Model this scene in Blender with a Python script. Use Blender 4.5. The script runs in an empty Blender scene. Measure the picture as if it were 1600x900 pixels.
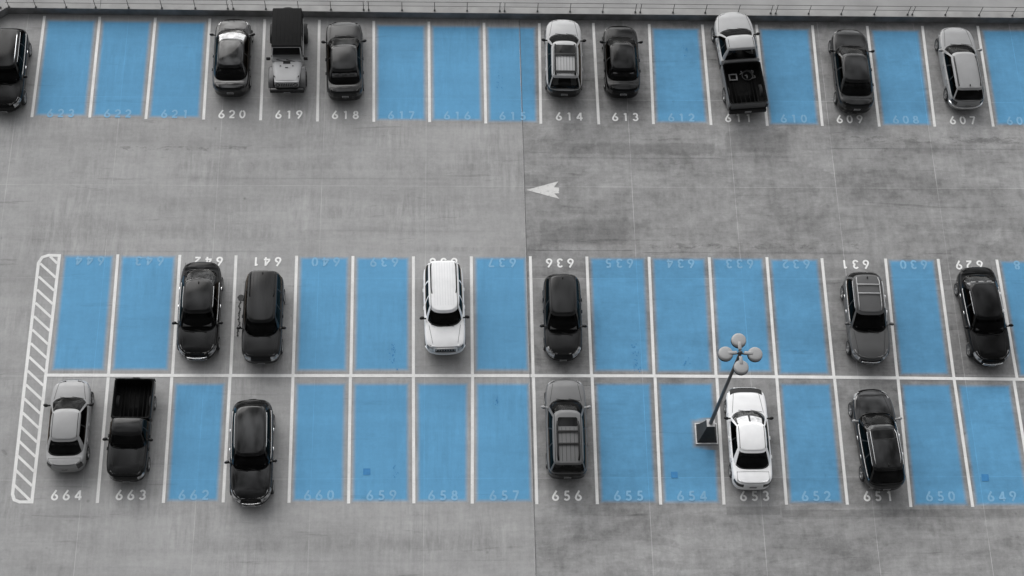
import bpy, bmesh, math, random
from mathutils import Vector, Matrix
random.seed(7)
C = bpy.context.scene
COL = C.collection
R = math.radians

# ------------------------------------------------------------------ camera, sky, sun, exposure
cam_d = bpy.data.cameras.new('camera'); cam = bpy.data.objects.new('camera', cam_d); COL.objects.link(cam)
cr = Vector((0.9990602530912434, -0.017228946124524136, 0.03977152384180517))
cu = Vector((-0.0014667829144897337, 0.9036359395458959, 0.42829888782121284))
cf = Vector((0.04331811677742689, 0.42795473145701324, -0.902761479341256))
m3 = Matrix((cr, cu, -cf)).transposed()
cam.matrix_world = Matrix.Translation((0, 0, 68.8657)) @ m3.to_4x4()
cam_d.sensor_width = 36; cam_d.lens = 57.87; cam_d.clip_end = 2000
C.camera = cam

SUN_EL, SUN_AZ = 36, -22          # hazy light from behind the far wall
W = bpy.data.worlds.new('World'); C.world = W; W.use_nodes = True
nt = W.node_tree; nt.nodes.clear()
wo = nt.nodes.new('ShaderNodeOutputWorld'); bg = nt.nodes.new('ShaderNodeBackground')
sky = nt.nodes.new('ShaderNodeTexSky'); sky.sky_type = 'NISHITA'; sky.sun_disc = False
sky.sun_elevation = R(SUN_EL); sky.sun_rotation = R(SUN_AZ); sky.air_density = 1.0; sky.dust_density = 1.0
hs = nt.nodes.new('ShaderNodeHueSaturation'); hs.inputs['Saturation'].default_value = 0.08
tc = nt.nodes.new('ShaderNodeTexCoord'); cn = nt.nodes.new('ShaderNodeTexNoise')
cn.inputs['Scale'].default_value = 4.6; cn.inputs['Detail'].default_value = 6; cn.inputs['Roughness'].default_value = .55
cramp = nt.nodes.new('ShaderNodeMapRange'); cramp.inputs['From Min'].default_value = .38; cramp.inputs['From Max'].default_value = .66
cramp.inputs['To Min'].default_value = .30; cramp.inputs['To Max'].default_value = 2.3
mul = nt.nodes.new('ShaderNodeMix'); mul.data_type = 'RGBA'; mul.blend_type = 'MULTIPLY'; mul.inputs[0].default_value = 1
nt.links.new(tc.outputs['Generated'], cn.inputs['Vector']); nt.links.new(cn.outputs['Fac'], cramp.inputs['Value'])
nt.links.new(sky.outputs[0], hs.inputs['Color']); nt.links.new(hs.outputs[0], mul.inputs[6]); nt.links.new(cramp.outputs[0], mul.inputs[7])
# sky dimmed on the camera's side, added to darken faces turned that way
sx = nt.nodes.new('ShaderNodeSeparateXYZ'); nt.links.new(tc.outputs['Generated'], sx.inputs[0])
gr_ = nt.nodes.new('ShaderNodeMapRange'); gr_.interpolation_type = 'SMOOTHSTEP'; gr_.inputs['From Min'].default_value = -.55; gr_.inputs['From Max'].default_value = .75
gr_.inputs['To Min'].default_value = .14; gr_.inputs['To Max'].default_value = 1.2; nt.links.new(sx.outputs[1], gr_.inputs['Value'])
mul2 = nt.nodes.new('ShaderNodeMix'); mul2.data_type = 'RGBA'; mul2.blend_type = 'MULTIPLY'; mul2.inputs[0].default_value = 1
nt.links.new(mul.outputs[2], mul2.inputs[6]); nt.links.new(gr_.outputs[0], mul2.inputs[7])
nt.links.new(mul2.outputs[2], bg.inputs['Color']); bg.inputs['Strength'].default_value = 0.14
nt.links.new(bg.outputs[0], wo.inputs['Surface'])
sl = bpy.data.lights.new('sun', 'SUN'); sl.energy = 0.6; sl.angle = R(44); sl.color = (1, .975, .95)
so = bpy.data.objects.new('sun', sl); COL.objects.link(so)
sd = Vector((math.sin(R(SUN_AZ)) * math.cos(R(SUN_EL)), math.cos(R(SUN_AZ)) * math.cos(R(SUN_EL)), math.sin(R(SUN_EL))))
so.rotation_euler = sd.to_track_quat('Z', 'Y').to_euler(); so.location = sd * 100
vs = C.view_settings; vs.view_transform = 'Standard'; vs.look = 'None'; vs.gamma = 1; vs.use_curve_mapping = False
vs.exposure = 0.79

# ------------------------------------------------------------------ helpers
def tag(o, label=None, cat=None, group=None, kind=None):
    if label: o['label'] = label
    if cat: o['category'] = cat
    if group: o['group'] = group
    if kind: o['kind'] = kind
    return o
def thing(name, label, cat, loc=(0, 0, 0), rz=0, group=None):
    o = bpy.data.objects.new(name, None); COL.objects.link(o); o.empty_display_size = .2
    o.location = loc; o.rotation_euler = (0, 0, rz)
    return tag(o, label, cat, group)
def obj(name, geo, mat, parent=None, smooth=True):
    """geo = bmesh or (verts, faces); one linked mesh object"""
    me = bpy.data.meshes.new(name)
    if isinstance(geo, tuple):
        me.from_pydata([tuple(v) for v in geo[0]], [], geo[1])
    else:
        geo.to_mesh(me); geo.free()
    if mat: me.materials.append(mat)
    if smooth: me.polygons.foreach_set('use_smooth', [True] * len(me.polygons))
    o = bpy.data.objects.new(name, me); COL.objects.link(o)
    if parent: o.parent = parent
    return o
def link_mesh(name, me, parent, loc=(0, 0, 0), rot=(0, 0, 0), sc=(1, 1, 1)):
    o = bpy.data.objects.new(name, me); COL.objects.link(o); o.parent = parent
    o.location = loc; o.rotation_euler = rot; o.scale = sc
    return o
def add_box(bm, c, s, bev=0, rot=None, seg=2):
    r = bmesh.ops.create_cube(bm, size=1)
    vs_ = r['verts']
    bmesh.ops.scale(bm, vec=s, verts=vs_)
    if bev:
        es = list({e for v in vs_ for e in v.link_edges})
        rr = bmesh.ops.bevel(bm, geom=es, offset=bev, segments=seg, affect='EDGES', profile=.5)
        vs_ = list({v for f in rr['faces'] for v in f.verts} | {v for v in vs_ if v.is_valid})
    if rot is not None: bmesh.ops.rotate(bm, cent=(0, 0, 0), matrix=rot, verts=vs_)
    bmesh.ops.translate(bm, vec=c, verts=vs_)
    return vs_
def box(c, s, bev=0, rot=None):
    bm = bmesh.new(); add_box(bm, c, s, bev, rot); return bm
def add_tube(bm, pts, rad, n=8, cap=True):
    pts = [Vector(p) for p in pts]; rings = []
    rads = rad if isinstance(rad, (list, tuple)) else [rad] * len(pts)
    for i, p in enumerate(pts):
        t = (pts[min(i + 1, len(pts) - 1)] - pts[max(i - 1, 0)]).normalized()
        a = t.cross(Vector((0, 0, 1)))
        if a.length < 1e-3: a = t.cross(Vector((1, 0, 0)))
        a.normalize(); b = t.cross(a)
        rings.append([bm.verts.new(p + rads[i] * (math.cos(2 * math.pi * k / n) * a + math.sin(2 * math.pi * k / n) * b)) for k in range(n)])
    for i in range(len(rings) - 1):
        for k in range(n):
            bm.faces.new((rings[i][k], rings[i][(k + 1) % n], rings[i + 1][(k + 1) % n], rings[i + 1][k]))
    if cap:
        bm.faces.new(rings[0][::-1]); bm.faces.new(rings[-1])
def lathe(prof, n=32, axis='Z'):
    bm = bmesh.new(); rings = []
    for r, z in prof:
        if r < 1e-5: rings.append([bm.verts.new((0, 0, z))])
        else: rings.append([bm.verts.new((r * math.cos(2 * math.pi * k / n), r * math.sin(2 * math.pi * k / n), z)) for k in range(n)])
    for a, b in zip(rings, rings[1:]):
        for k in range(n):
            v = [a[k % len(a)], a[(k + 1) % n % len(a)], b[(k + 1) % n % len(b)], b[k % len(b)]]
            u = []
            for q in v:
                if q not in u: u.append(q)
            if len(u) > 2:
                try: bm.faces.new(u)
                except ValueError: pass
    bmesh.ops.recalc_face_normals(bm, faces=bm.faces)
    if axis == 'X': bmesh.ops.rotate(bm, cent=(0, 0, 0), matrix=Matrix.Rotation(R(90), 3, 'Y'), verts=bm.verts)
    return bm
def interp(pts, y):
    """smooth monotone-ish interpolation through (y, z) points"""
    p = sorted(pts)
    if y <= p[0][0]: return p[0][1]
    if y >= p[-1][0]: return p[-1][1]
    for i in range(len(p) - 1):
        if p[i][0] <= y <= p[i + 1][0]:
            h = p[i + 1][0] - p[i][0]; d = (p[i + 1][1] - p[i][1]) / h
            def sl_(k):
                if k <= 0: return (p[1][1] - p[0][1]) / (p[1][0] - p[0][0])
                if k >= len(p) - 1: return (p[-1][1] - p[-2][1]) / (p[-1][0] - p[-2][0])
                d0 = (p[k][1] - p[k - 1][1]) / (p[k][0] - p[k - 1][0]); d1 = (p[k + 1][1] - p[k][1]) / (p[k + 1][0] - p[k][0])
                return 0 if d0 * d1 <= 0 else 2 * d0 * d1 / (d0 + d1)
            m0, m1 = sl_(i), sl_(i + 1); t = (y - p[i][0]) / h
            return (2*t**3-3*t*t+1)*p[i][1] + (t**3-2*t*t+t)*h*m0 + (-2*t**3+3*t*t)*p[i+1][1] + (t**3-t*t)*h*m1

# ------------------------------------------------------------------ materials
def newmat(name):
    m = bpy.data.materials.new(name); m.use_nodes = True
    return m, m.node_tree, m.node_tree.nodes['Principled BSDF']
def pmat(name, col, rough=.5, metal=0, coat=0, spec=.5, noise=.0, nscale=20.):
    m, t, b = newmat(name)
    if not isinstance(col, tuple): col = (col, col, col)
    b.inputs['Roughness'].default_value = rough; b.inputs['Metallic'].default_value = metal
    b.inputs['Coat Weight'].default_value = coat; b.inputs['Coat Roughness'].default_value = .04
    b.inputs['Specular IOR Level'].default_value = spec
    if noise:
        tcn = t.nodes.new('ShaderNodeTexCoord'); n = t.nodes.new('ShaderNodeTexNoise'); n.inputs['Scale'].default_value = nscale
        n.inputs['Detail'].default_value = 6
        mr = t.nodes.new('ShaderNodeMapRange'); mr.inputs['From Min'].default_value = .3; mr.inputs['From Max'].default_value = .7
        mr.inputs['To Min'].default_value = 1 - noise; mr.inputs['To Max'].default_value = 1 + noise
        mx = t.nodes.new('ShaderNodeMix'); mx.data_type = 'RGBA'; mx.blend_type = 'MULTIPLY'; mx.inputs[0].default_value = 1
        mx.inputs[6].default_value = (*col, 1)
        t.links.new(tcn.outputs['Object'], n.inputs['Vector']); t.links.new(n.outputs['Fac'], mr.inputs['Value'])
        t.links.new(mr.outputs[0], mx.inputs[7]); t.links.new(mx.outputs[2], b.inputs['Base Color'])
    else:
        b.inputs['Base Color'].default_value = (*col, 1)
    return m

class NB:
    """small node-building helper"""
    def __init__(s, t): s.t = t
    def n(s, typ, **kw):
        o = s.t.nodes.new(typ)
        for k, v in kw.items(): setattr(o, k, v)
        return o
    def put(s, sock, v):
        if v is None: return
        if hasattr(v, 'node'): s.t.links.new(v, sock)
        else: sock.default_value = v
    def math(s, op, a, b=None, c=None):
        o = s.n('ShaderNodeMath', operation=op)
        for i, v in enumerate((a, b, c)): s.put(o.inputs[i], v)
        return o.outputs[0]
    def noise(s, vec, scale, detail=6, rough=.55, sc=None, dist=0, off=(0, 0, 0)):
        if sc or off != (0, 0, 0):
            mp = s.n('ShaderNodeMapping'); s.t.links.new(vec, mp.inputs[0]); mp.inputs['Scale'].default_value = sc or (1, 1, 1)
            mp.inputs['Location'].default_value = off; vec = mp.outputs[0]
        o = s.n('ShaderNodeTexNoise'); s.t.links.new(vec, o.inputs['Vector'])
        o.inputs['Scale'].default_value = scale; o.inputs['Detail'].default_value = detail; o.inputs['Roughness'].default_value = rough
        o.inputs['Distortion'].default_value = dist
        return o.outputs['Fac']
    def rng(s, v, a, b, c, d, smooth=False):
        o = s.n('ShaderNodeMapRange')
        if smooth: o.interpolation_type = 'SMOOTHSTEP'
        s.put(o.inputs['Value'], v)
        for k, x in zip(('From Min', 'From Max', 'To Min', 'To Max'), (a, b, c, d)): o.inputs[k].default_value = x
        return o.outputs[0]
    def mixf(s, f, a, b):
        o = s.n('ShaderNodeMix', data_type='FLOAT'); s.put(o.inputs[0], f); s.put(o.inputs[2], a); s.put(o.inputs[3], b); return o.outputs[0]
    def mulcol(s, col, f):
        o = s.n('ShaderNodeMix', data_type='RGBA', blend_type='MULTIPLY'); o.inputs[0].default_value = 1
        s.put(o.inputs[6], col); s.put(o.inputs[7], f); return o.outputs[2]
    def mixc(s, f, a, b):
        o = s.n('ShaderNodeMix', data_type='RGBA'); s.put(o.inputs[0], f); s.put(o.inputs[6], a); s.put(o.inputs[7], b); return o.outputs[2]

SEAM_X, JX, JY0, JDY = 4.22, 4.9315, 42.876, 4.87
def concrete_group():
    g = bpy.data.node_groups.new('worn_concrete', 'ShaderNodeTree')
    g.interface.new_socket('tone', in_out='OUTPUT', socket_type='NodeSocketFloat')
    g.interface.new_socket('detail', in_out='OUTPUT', socket_type='NodeSocketFloat')
    k = NB(g); out = k.n('NodeGroupOutput')
    pos = k.n('ShaderNodeNewGeometry').outputs['Position']
    sx = k.n('ShaderNodeSeparateXYZ'); g.links.new(pos, sx.inputs[0]); x, y = sx.outputs[0], sx.outputs[1]
    right = k.math('GREATER_THAN', k.math('SUBTRACT', x, k.math('MULTIPLY', k.math('SUBTRACT', y, 35.0), -.0055)), 4.0)
    # slab by slab tone
    ix = k.math('FLOOR', k.math('DIVIDE', k.math('SUBTRACT', x, SEAM_X), JX)); iy = k.math('FLOOR', k.math('DIVIDE', k.math('SUBTRACT', y, JY0), JDY))
    cx = k.n('ShaderNodeCombineXYZ'); g.links.new(ix, cx.inputs[0]); g.links.new(iy, cx.inputs[1])
    wn = k.n('ShaderNodeTexWhiteNoise'); wn.noise_dimensions = '2D'; g.links.new(cx.outputs[0], wn.inputs['Vector'])
    slab = k.mixf(right, k.rng(wn.outputs['Value'], 0, 1, .985, 1.015), k.rng(wn.outputs['Value'], 0, 1, .93, 1.06))
    # broad clouds
    big = k.noise(pos, .11, 4, .5)
    mid = k.noise(pos, .62, 9, .64, dist=.25)
    blot = k.noise(pos, .42, 10, .68, sc=(.6, 1.5, 1), dist=.35, off=(3, 1, 0))
    fine = k.noise(pos, 4.5, 10, .78)
    smear = k.noise(pos, 1, 7, .72, sc=(2.6, .55, 1), off=(9, 2, 0), dist=.5)
    mott = k.noise(pos, 1.7, 10, .74, off=(6, 8, 0))
    band_b = k.rng(k.noise(pos, 1, 6, .72, sc=(.16, .55, 1), off=(2, 13, 0), dist=.4), .49, .53, 0, 1, True)
    grit = k.noise(pos, 45, 2, .6)
    # broom streaks: run along Y on the left slab, along X on the right one
    stY = k.noise(pos, 1, 6, .7, sc=(4.2, .5, 1), dist=.35)
    stY2 = k.noise(pos, 1, 3, .6, sc=(1.3, .5, 1), off=(7, 0, 0))
    bandX = k.noise(pos, 1, 7, .7, sc=(.11, .95, 1), dist=.4)
    stX = k.noise(pos, 1, 6, .68, sc=(.35, 6.5, 1), dist=.35)
    patch = k.rng(k.noise(pos, .25, 3, .5, off=(11, 4, 0)), .45, .62, 0, 1, True)
    L = k.math('ADD', 1.05, k.rng(big, .3, .7, -.08, .08))
    L = k.math('ADD', L, k.rng(mid, .3, .7, -.06, .06))
    L = k.math('ADD', L, k.math('MULTIPLY', k.rng(stY, .3, .7, -.19, .17), k.math('ADD', .35, k.math('MULTIPLY', patch, .75))))
    L = k.math('ADD', L, k.rng(stY2, .3, .7, -.04, .04))
    L = k.math('ADD', L, k.rng(bandX, .3, .7, -.12, .12))
    # torn dark scuff streaks
    scuf = k.rng(k.noise(pos, 1, 7, .7, sc=(.22, 2.6, 1), off=(5, 9, 0), dist=.5), .60, .67, 0, -.2, True)
    L = k.math('ADD', L, scuf); L = k.math('ADD', L, k.rng(mott, .3, .7, -.06, .06))
    Rr = k.math('ADD', .89, k.rng(big, .3, .7, -.07, .06))
    Rr = k.math('ADD', Rr, k.rng(blot, .34, .66, -.16, .16))
    Rr = k.math('ADD', Rr, k.rng(mid, .3, .7, -.10, .10))
    Rr = k.math('ADD', Rr, k.rng(stX, .3, .7, -.06, .06))
    Rr = k.math('ADD', Rr, k.rng(mott, .3, .7, -.17, .17)); Rr = k.math('ADD', Rr, k.rng(smear, .35, .65, -.09, .09)); Rr = k.math('ADD', Rr, k.math('MULTIPLY', band_b, -.09))
    lait = k.rng(k.noise(pos, .5, 11, .74, sc=(.8, 1.2, 1), off=(2, 6, 0), dist=.6), .58, .68, 0, .17, True)
    Rr = k.math('ADD', Rr, lait); Rr = k.math('ADD', Rr, k.math('MULTIPLY', scuf, 1.1))
    t = k.mixf(right, L, Rr)
    t = k.math('MULTIPLY', t, slab)
    t = k.math('ADD', t, k.rng(fine, .3, .7, -.10, .10)); t = k.math('ADD', t, k.rng(grit, .3, .7, -.08, .08))
    spot = k.rng(k.noise(pos, 1.1, 4, .55, off=(17, 3, 0), dist=.3), .70, .76, 0, -.22, True)
    t = k.math('ADD', t, spot)
    # oil drips / pock marks
    vo = k.n('ShaderNodeTexVoronoi'); vo.inputs['Scale'].default_value = .55; g.links.new(pos, vo.inputs['Vector'])
    drip = k.math('MULTIPLY', k.rng(vo.outputs['Distance'], .0, .05, .45, 0), k.math('GREATER_THAN', k.noise(pos, .3, 2), .5))
    t = k.math('SUBTRACT', t, drip)
    # bay rows a little darker than the lanes
    def band(a, b): return k.math('MULTIPLY', k.rng(y, a - .25, a + .25, 0, 1, True), k.rng(y, b - .25, b + .25, 1, 0, True))
    bay_dark = k.math('ADD', band(42.2, 47.6), band(22.9, 33.8))
    bay_dark = k.math('MULTIPLY', bay_dark, k.rng(k.noise(pos, .5, 6, .6, off=(1, 2, 5)), .3, .7, .03, .17))
    t = k.math('MULTIPLY', t, k.math('SUBTRACT', 1.0, k.math('MULTIPLY', bay_dark, k.mixf(right, .3, 1.1))))
    def jline(v, o, per):
        m_ = k.math('ABSOLUTE', k.math('SUBTRACT', k.math('FLOORED_MODULO', k.math('ADD', k.math('SUBTRACT', v, o), per / 2), per), per / 2))
        return k.math('LESS_THAN', m_, .013)
    far_ = k.math('GREATER_THAN', k.math('ABSOLUTE', k.math('SUBTRACT', x, SEAM_X)), .5)
    jl = k.math('MAXIMUM', k.math('MULTIPLY', jline(x, SEAM_X, JX), far_), k.math('MULTIPLY', jline(y, JY0, JDY), .75))
    jn = k.rng(k.noise(pos, .45, 5, .6, off=(4, 4, 0)), .35, .65, .2, 1)
    jl = k.math('MULTIPLY', k.math('MULTIPLY', jl, jn), k.mixf(right, .42, .70))
    t = k.math('MAXIMUM', t, .12)
    t = k.math('ADD', t, jl)
    g.links.new(t, out.inputs[0])
    d = k.math('ADD', 1.0, k.math('MULTIPLY', k.math('SUBTRACT', t, k.mixf(right, .97, .86)), .5))
    g.links.new(d, out.inputs[1])
    return g
CG = concrete_group()
def concrete_mat(name, base):
    m, t, b = newmat(name); k = NB(t); gn = k.n('ShaderNodeGroup'); gn.node_tree = CG
    t.links.new(k.mulcol((*base, 1), gn.outputs[0]), b.inputs['Base Color']); b.inputs['Roughness'].default_value = .85
    b.inputs['Specular IOR Level'].default_value = .3
    bp = k.n('ShaderNodeBump'); bp.inputs['Strength'].default_value = .15; bp.inputs['Distance'].default_value = .01
    t.links.new(gn.outputs[0], bp.inputs['Height']); t.links.new(bp.outputs[0], b.inputs['Normal'])
    return m
CONC = (.305, .303, .300)
def blue_mat():
    m, t, b = newmat('blue_bay_paint'); k = NB(t); gn = k.n('ShaderNodeGroup'); gn.node_tree = CG
    at = k.n('ShaderNodeAttribute', attribute_name='cover')
    pos = k.n('ShaderNodeNewGeometry').outputs['Position']
    cov = k.math('ADD', at.outputs['Fac'], k.math('MULTIPLY', k.rng(k.noise(pos, 2.2, 5, .6), .3, .7, -.12, .12), k.math('MULTIPLY', at.outputs['Fac'], k.math('SUBTRACT', 1.0, at.outputs['Fac']))))
    blue = k.mulcol((.100, .292, .485, 1), gn.outputs[1])
    t.links.new(k.mixc(k.rng(cov, 0, 1, 0, 1, True), k.mulcol((*CONC, 1), gn.outputs[0]), blue), b.inputs['Base Color'])
    b.inputs['Roughness'].default_value = .85; b.inputs['Specular IOR Level'].default_value = .3
    return m
def paint_mat(name, col, wear=.25, a=.15, under=None, thin=.15):
    """road paint, worn through in specks and scuffed thin so that the surface below shows"""
    m, t, b = newmat(name); k = NB(t); pos = k.n('ShaderNodeNewGeometry').outputs['Position']
    gn = k.n('ShaderNodeGroup'); gn.node_tree = CG
    w = k.noise(pos, 5, 9, .78); f = k.math('MULTIPLY', k.rng(k.noise(pos, .9, 5, .65), .3, .7, .86, 1.06), k.rng(k.noise(pos, 14, 4, .7), .3, .7, .94, 1.05))
    cov = k.math('MULTIPLY', k.rng(w, wear, wear + a, .12, 1.0, True), k.rng(k.noise(pos, 1.7, 6, .7, off=(3, 3, 0)), .35, .6, 1 - 2 * thin, 1.0))
    low = k.mulcol((*(under or CONC), 1), gn.outputs[1 if under else 0])
    t.links.new(k.mixc(cov, low, k.mulcol((*col, 1), f)), b.inputs['Base Color']); b.inputs['Roughness'].default_value = .75
    return m
def glass_mat(name, tint, ior=1.45, gcol=(.9, .9, .9)):
    m, t, b = newmat(name); k = NB(t)
    tr = k.n('ShaderNodeBsdfTransparent'); tr.inputs[0].default_value = (tint, tint, tint, 1)
    gl = k.n('ShaderNodeBsdfGlossy'); gl.inputs['Roughness'].default_value = .03; gl.inputs['Color'].default_value = (*gcol, 1)
    fr = k.n('ShaderNodeFresnel'); fr.inputs[0].default_value = ior
    mx = k.n('ShaderNodeMixShader'); t.links.new(fr.outputs[0], mx.inputs[0]); t.links.new(tr.outputs[0], mx.inputs[1]); t.links.new(gl.outputs[0], mx.inputs[2])
    t.links.new(mx.outputs[0], t.nodes['Material Output'].inputs[0]); t.nodes.remove(b)
    return m
def faint_mat(name, col, a):
    m, t, b = newmat(name); k = NB(t); pos = k.n('ShaderNodeNewGeometry').outputs['Position']
    b.inputs['Base Color'].default_value = (col, col, col, 1); b.inputs['Roughness'].default_value = .8
    tr = k.n('ShaderNodeBsdfTransparent'); mx = k.n('ShaderNodeMixShader')
    t.links.new(k.rng(k.noise(pos, .6, 6, .7), .35, .65, a * .3, a * 1.3), mx.inputs[0]); t.links.new(tr.outputs[0], mx.inputs[1]); t.links.new(b.outputs[0], mx.inputs[2])
    t.links.new(mx.outputs[0], t.nodes['Material Output'].inputs[0]); return m
M = dict(
    concrete=concrete_mat('lot_concrete', CONC),
    ledge=pmat('wall_concrete', (.31, .307, .30), .85, noise=.14, nscale=1.3),
    wall_shade=pmat('shaded_concrete', .19, .85, noise=.3, nscale=1.5),  # lot-side wall face, its shade put into the colour
    upper=pmat('upper_concrete', (.30, .298, .293), .85, noise=.12, nscale=.7),
    blue=blue_mat(), white=paint_mat('white_line_paint', (.76, .755, .74), .27, .12, None, .06), number=paint_mat('white_number_paint', (.86, .855, .84), .25, .12, None, .05), arrow=paint_mat('worn_arrow_paint', (.66, .655, .64), .33, .12, None, .12),
    bluenum=paint_mat('faded_number_paint', (.20, .41, .60), .22, .14, (.10, .28, .465), .08),
    joint=faint_mat('joint_filler', .55, .42), jfaint=faint_mat('faint_joint_filler', .48, .26), jdark=pmat('joint_gap', .12, .9, noise=.4, nscale=3),
    glass=glass_mat('tinted_glass', .68, 1.4, (.42, .42, .42)), wglass=glass_mat('windscreen_glass', .6, 1.35, (.25, .25, .25)), clear=glass_mat('clear_glass', .9, 1.3), sglass=glass_mat('side_glass', .06, 1.22, (.55, .46, .38)),
    rubber=pmat('tyre_rubber', .018, .8, noise=.2, nscale=12), rim=pmat('alloy', .42, .3, .8, noise=.05), rimd=pmat('dark_alloy', .05, .4, .5, noise=.05),
    plastic=pmat('black_plastic', .010, .55, 0, 0, .25, noise=.15, nscale=8), satin=pmat('satin_rail', .38, .4, .2, noise=.05), bright=pmat('bright_trim', .62, .35, .3, noise=.05), chrome=pmat('chrome', .72, .18, 1.0, noise=.04),
    lampc=pmat('headlight_lens', .32, .15, .2, coat=.6, noise=.95, nscale=7), lampr=pmat('taillight_lens', .03, .2, 0, 0, noise=.25, nscale=9), plate=pmat('plate_face', .26, .5, noise=.3, nscale=30),
    inter=pmat('interior_dark', .018, .85, noise=.2, nscale=6), seat=pmat('seat_cloth', .06, .9, noise=.2, nscale=9), seatl=pmat('seat_pale', .75, .85, noise=.15, nscale=9),
    shade=pmat('sunshade_foil', .80, .4, 0, noise=.35, nscale=5), sgloss=pmat('sunroof_glass', .006, .06, 0, 0, .16, noise=.1),
    steel=pmat('rail_steel', .05, .5, .3, noise=.2, nscale=5), pole=pmat('pole_paint', .085, .5, .2, noise=.2, nscale=3), head=pmat('lamp_housing', .30, .55, .1, noise=.08, nscale=2),
    ped=pmat('pedestal_paint', .028, .7, noise=.25, nscale=2.5), oil=pmat('oil_stain', .012, .6, noise=.4, nscale=6), scrap=pmat('pale_wood', .15, .8, noise=.3, nscale=8),
    ribw=pmat('roof_groove_shade', .63, .5, noise=.05), sqr=pmat('drain_blue', (.026, .185, .41), .7, noise=.12, nscale=5),
)
def car_paint(name, v, metal=.0, rough=.28, coat=0, spec=.5):
    return pmat(name, v, rough, metal, coat, spec, noise=.05, nscale=2.2)
PAINT = dict(black=car_paint('black_car_paint', .005, 0, .08, 0, .48), jet=car_paint('jet_car_paint', .004, 0, .12, 0, .22), charcoal=car_paint('charcoal_car_paint', .008, 0, .14, 0, .30),
             graphite=car_paint('graphite_car_paint', .013, 0, .16, 0, .30), slate=car_paint('slate_car_paint', .085, .05, .34, 0, .3), grey=car_paint('grey_car_paint', .13, .05, .34, 0, .3),
             silver=car_paint('silver_car_paint', .27, .08, .36, 0, .3), pale=car_paint('pale_silver_car_paint', .36, .08, .36, 0, .3), white=car_paint('white_car_paint', .76, 0, .35),
             matte=pmat('dull_black_paint', .006, .7, 0, 0, .06, noise=.15, nscale=3), top=pmat('soft_top', .009, .8, 0, 0, .15, noise=.15, nscale=6), sand=car_paint('light_grey_car_paint', .42, 0, .4, 0, .3))

# ------------------------------------------------------------------ ground, wall, paint
GZ = 0.0
bm = bmesh.new()
bmesh.ops.create_grid(bm, x_segments=8, y_segments=8, size=150)
deck = obj('parking_lot', bm, M['concrete'], smooth=False); tag(deck, kind='structure'); deck.location = (0, 30, 0)
bpy.context.view_layer.update()
def on_deck(o):                       # painted marks and joints belong to the lot surface
    o.parent = deck; o.matrix_parent_inverse = deck.matrix_world.inverted(); return o
def sheet(polys, z):
    vs_, fs = [], []
    for p in polys:
        b0 = len(vs_); vs_ += [(x, y, z) for x, y in p]; fs.append(list(range(b0, b0 + len(p))))
    return (vs_, fs)
def strip_poly(a, b, w):
    a = Vector(a); b = Vector(b); d = (b - a).normalized(); n = Vector((-d.y, d.x)) * w / 2
    return [tuple(a - n), tuple(b - n), tuple(b + n), tuple(a + n)]

TOP = [(-19.65, 47.55, -19.65, 41.7), (-16.93, 47.53, -16.9, 41.69), (-14.19, 47.5, -14.21, 41.63), (-11.5, 47.48, -11.45, 41.62), (-8.78, 47.46, -8.71, 41.6), (-6.07, 47.45, -5.97, 41.55), (-3.36, 47.42, -3.25, 41.55), (-0.61, 47.4, -0.55, 41.55), (2.15, 47.36, 2.18, 41.49), (4.93, 47.36, 4.86, 41.49), (7.65, 47.4, 7.69, 41.48), (10.47, 47.36, 10.37, 41.51), (13.16, 47.36, 13.2, 41.48), (15.91, 47.38, 15.97, 41.44), (18.76, 47.37, 18.69, 41.46), (21.56, 47.36, 21.51, 41.44), (24.39, 47.39, 24.27, 41.46), (27.24, 47.42, 27.19, 41.48), (29.95, 47.42, 29.95, 41.46), (32.7, 47.4, 32.7, 41.44)]
MID = {0: (-14.93, 34.34, -14.84, 28.36), 1: (-12.08, 34.32, -12.0, 28.36), 2: (-9.49, 34.3, -9.41, 28.33), 3: (-6.69, 34.29, -6.62, 28.32), 4: (-4.08, 34.28, -4.03, 28.32), 5: (-1.27, 34.27, -1.22, 28.33), 6: (1.43, 34.28, 1.44, 28.32), 7: (4.19, 34.29, 4.19, 28.32), 8: (6.84, 34.28, 6.83, 28.31), 9: (9.77, 34.27, 9.68, 28.29), 10: (12.61, 34.26, 12.51, 28.25), 11: (15.34, 34.27, 15.27, 28.25), 12: (17.95, 34.22, 17.91, 28.15), 13: (20.98, 34.21, 20.83, 28.15), 14: (23.49, 34.2, 23.44, 28.12), 15: (26.3, 34.17, 26.36, 28.08), 16: (29.05, 34.15, 29.1, 28.06)}
LOW = {0: (-14.84, 28.2, -14.8, 22.34), 1: (-12.02, 28.2, -11.97, 22.33), 2: (-9.43, 28.2, -9.4, 22.34), 3: (-6.62, 28.19, -6.56, 22.31), 4: (-4.05, 28.19, -3.98, 22.27), 5: (-1.22, 28.19, -1.15, 22.26), 6: (1.45, 28.19, 1.39, 22.24), 7: (4.2, 28.18, 4.21, 22.2), 8: (6.86, 28.18, 6.86, 22.19), 9: (9.72, 28.18, 9.64, 22.16), 10: (12.54, 28.16, 12.43, 22.15), 11: (15.28, 28.15, 15.19, 22.13), 12: (17.93, 28.13, 17.89, 22.12), 13: (20.85, 28.12, 20.7, 22.0), 14: (23.44, 28.08, 23.46, 21.99), 15: (26.2, 28.05, 26.2, 21.97), 16: (28.95, 28.03, 28.95, 21.95)}
ZL = .008
def line_piece(a, b, w=.135):
    on_deck(obj('bay_line', sheet([strip_poly(a, b, w)], ZL), M['white'], smooth=False))
for l in TOP: line_piece(l[:2], l[2:])
for k, l in MID.items(): line_piece(l[:2], (l[2], l[3] + .0))
for k, l in LOW.items(): line_piece((l[0], l[1]), l[2:])
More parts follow.
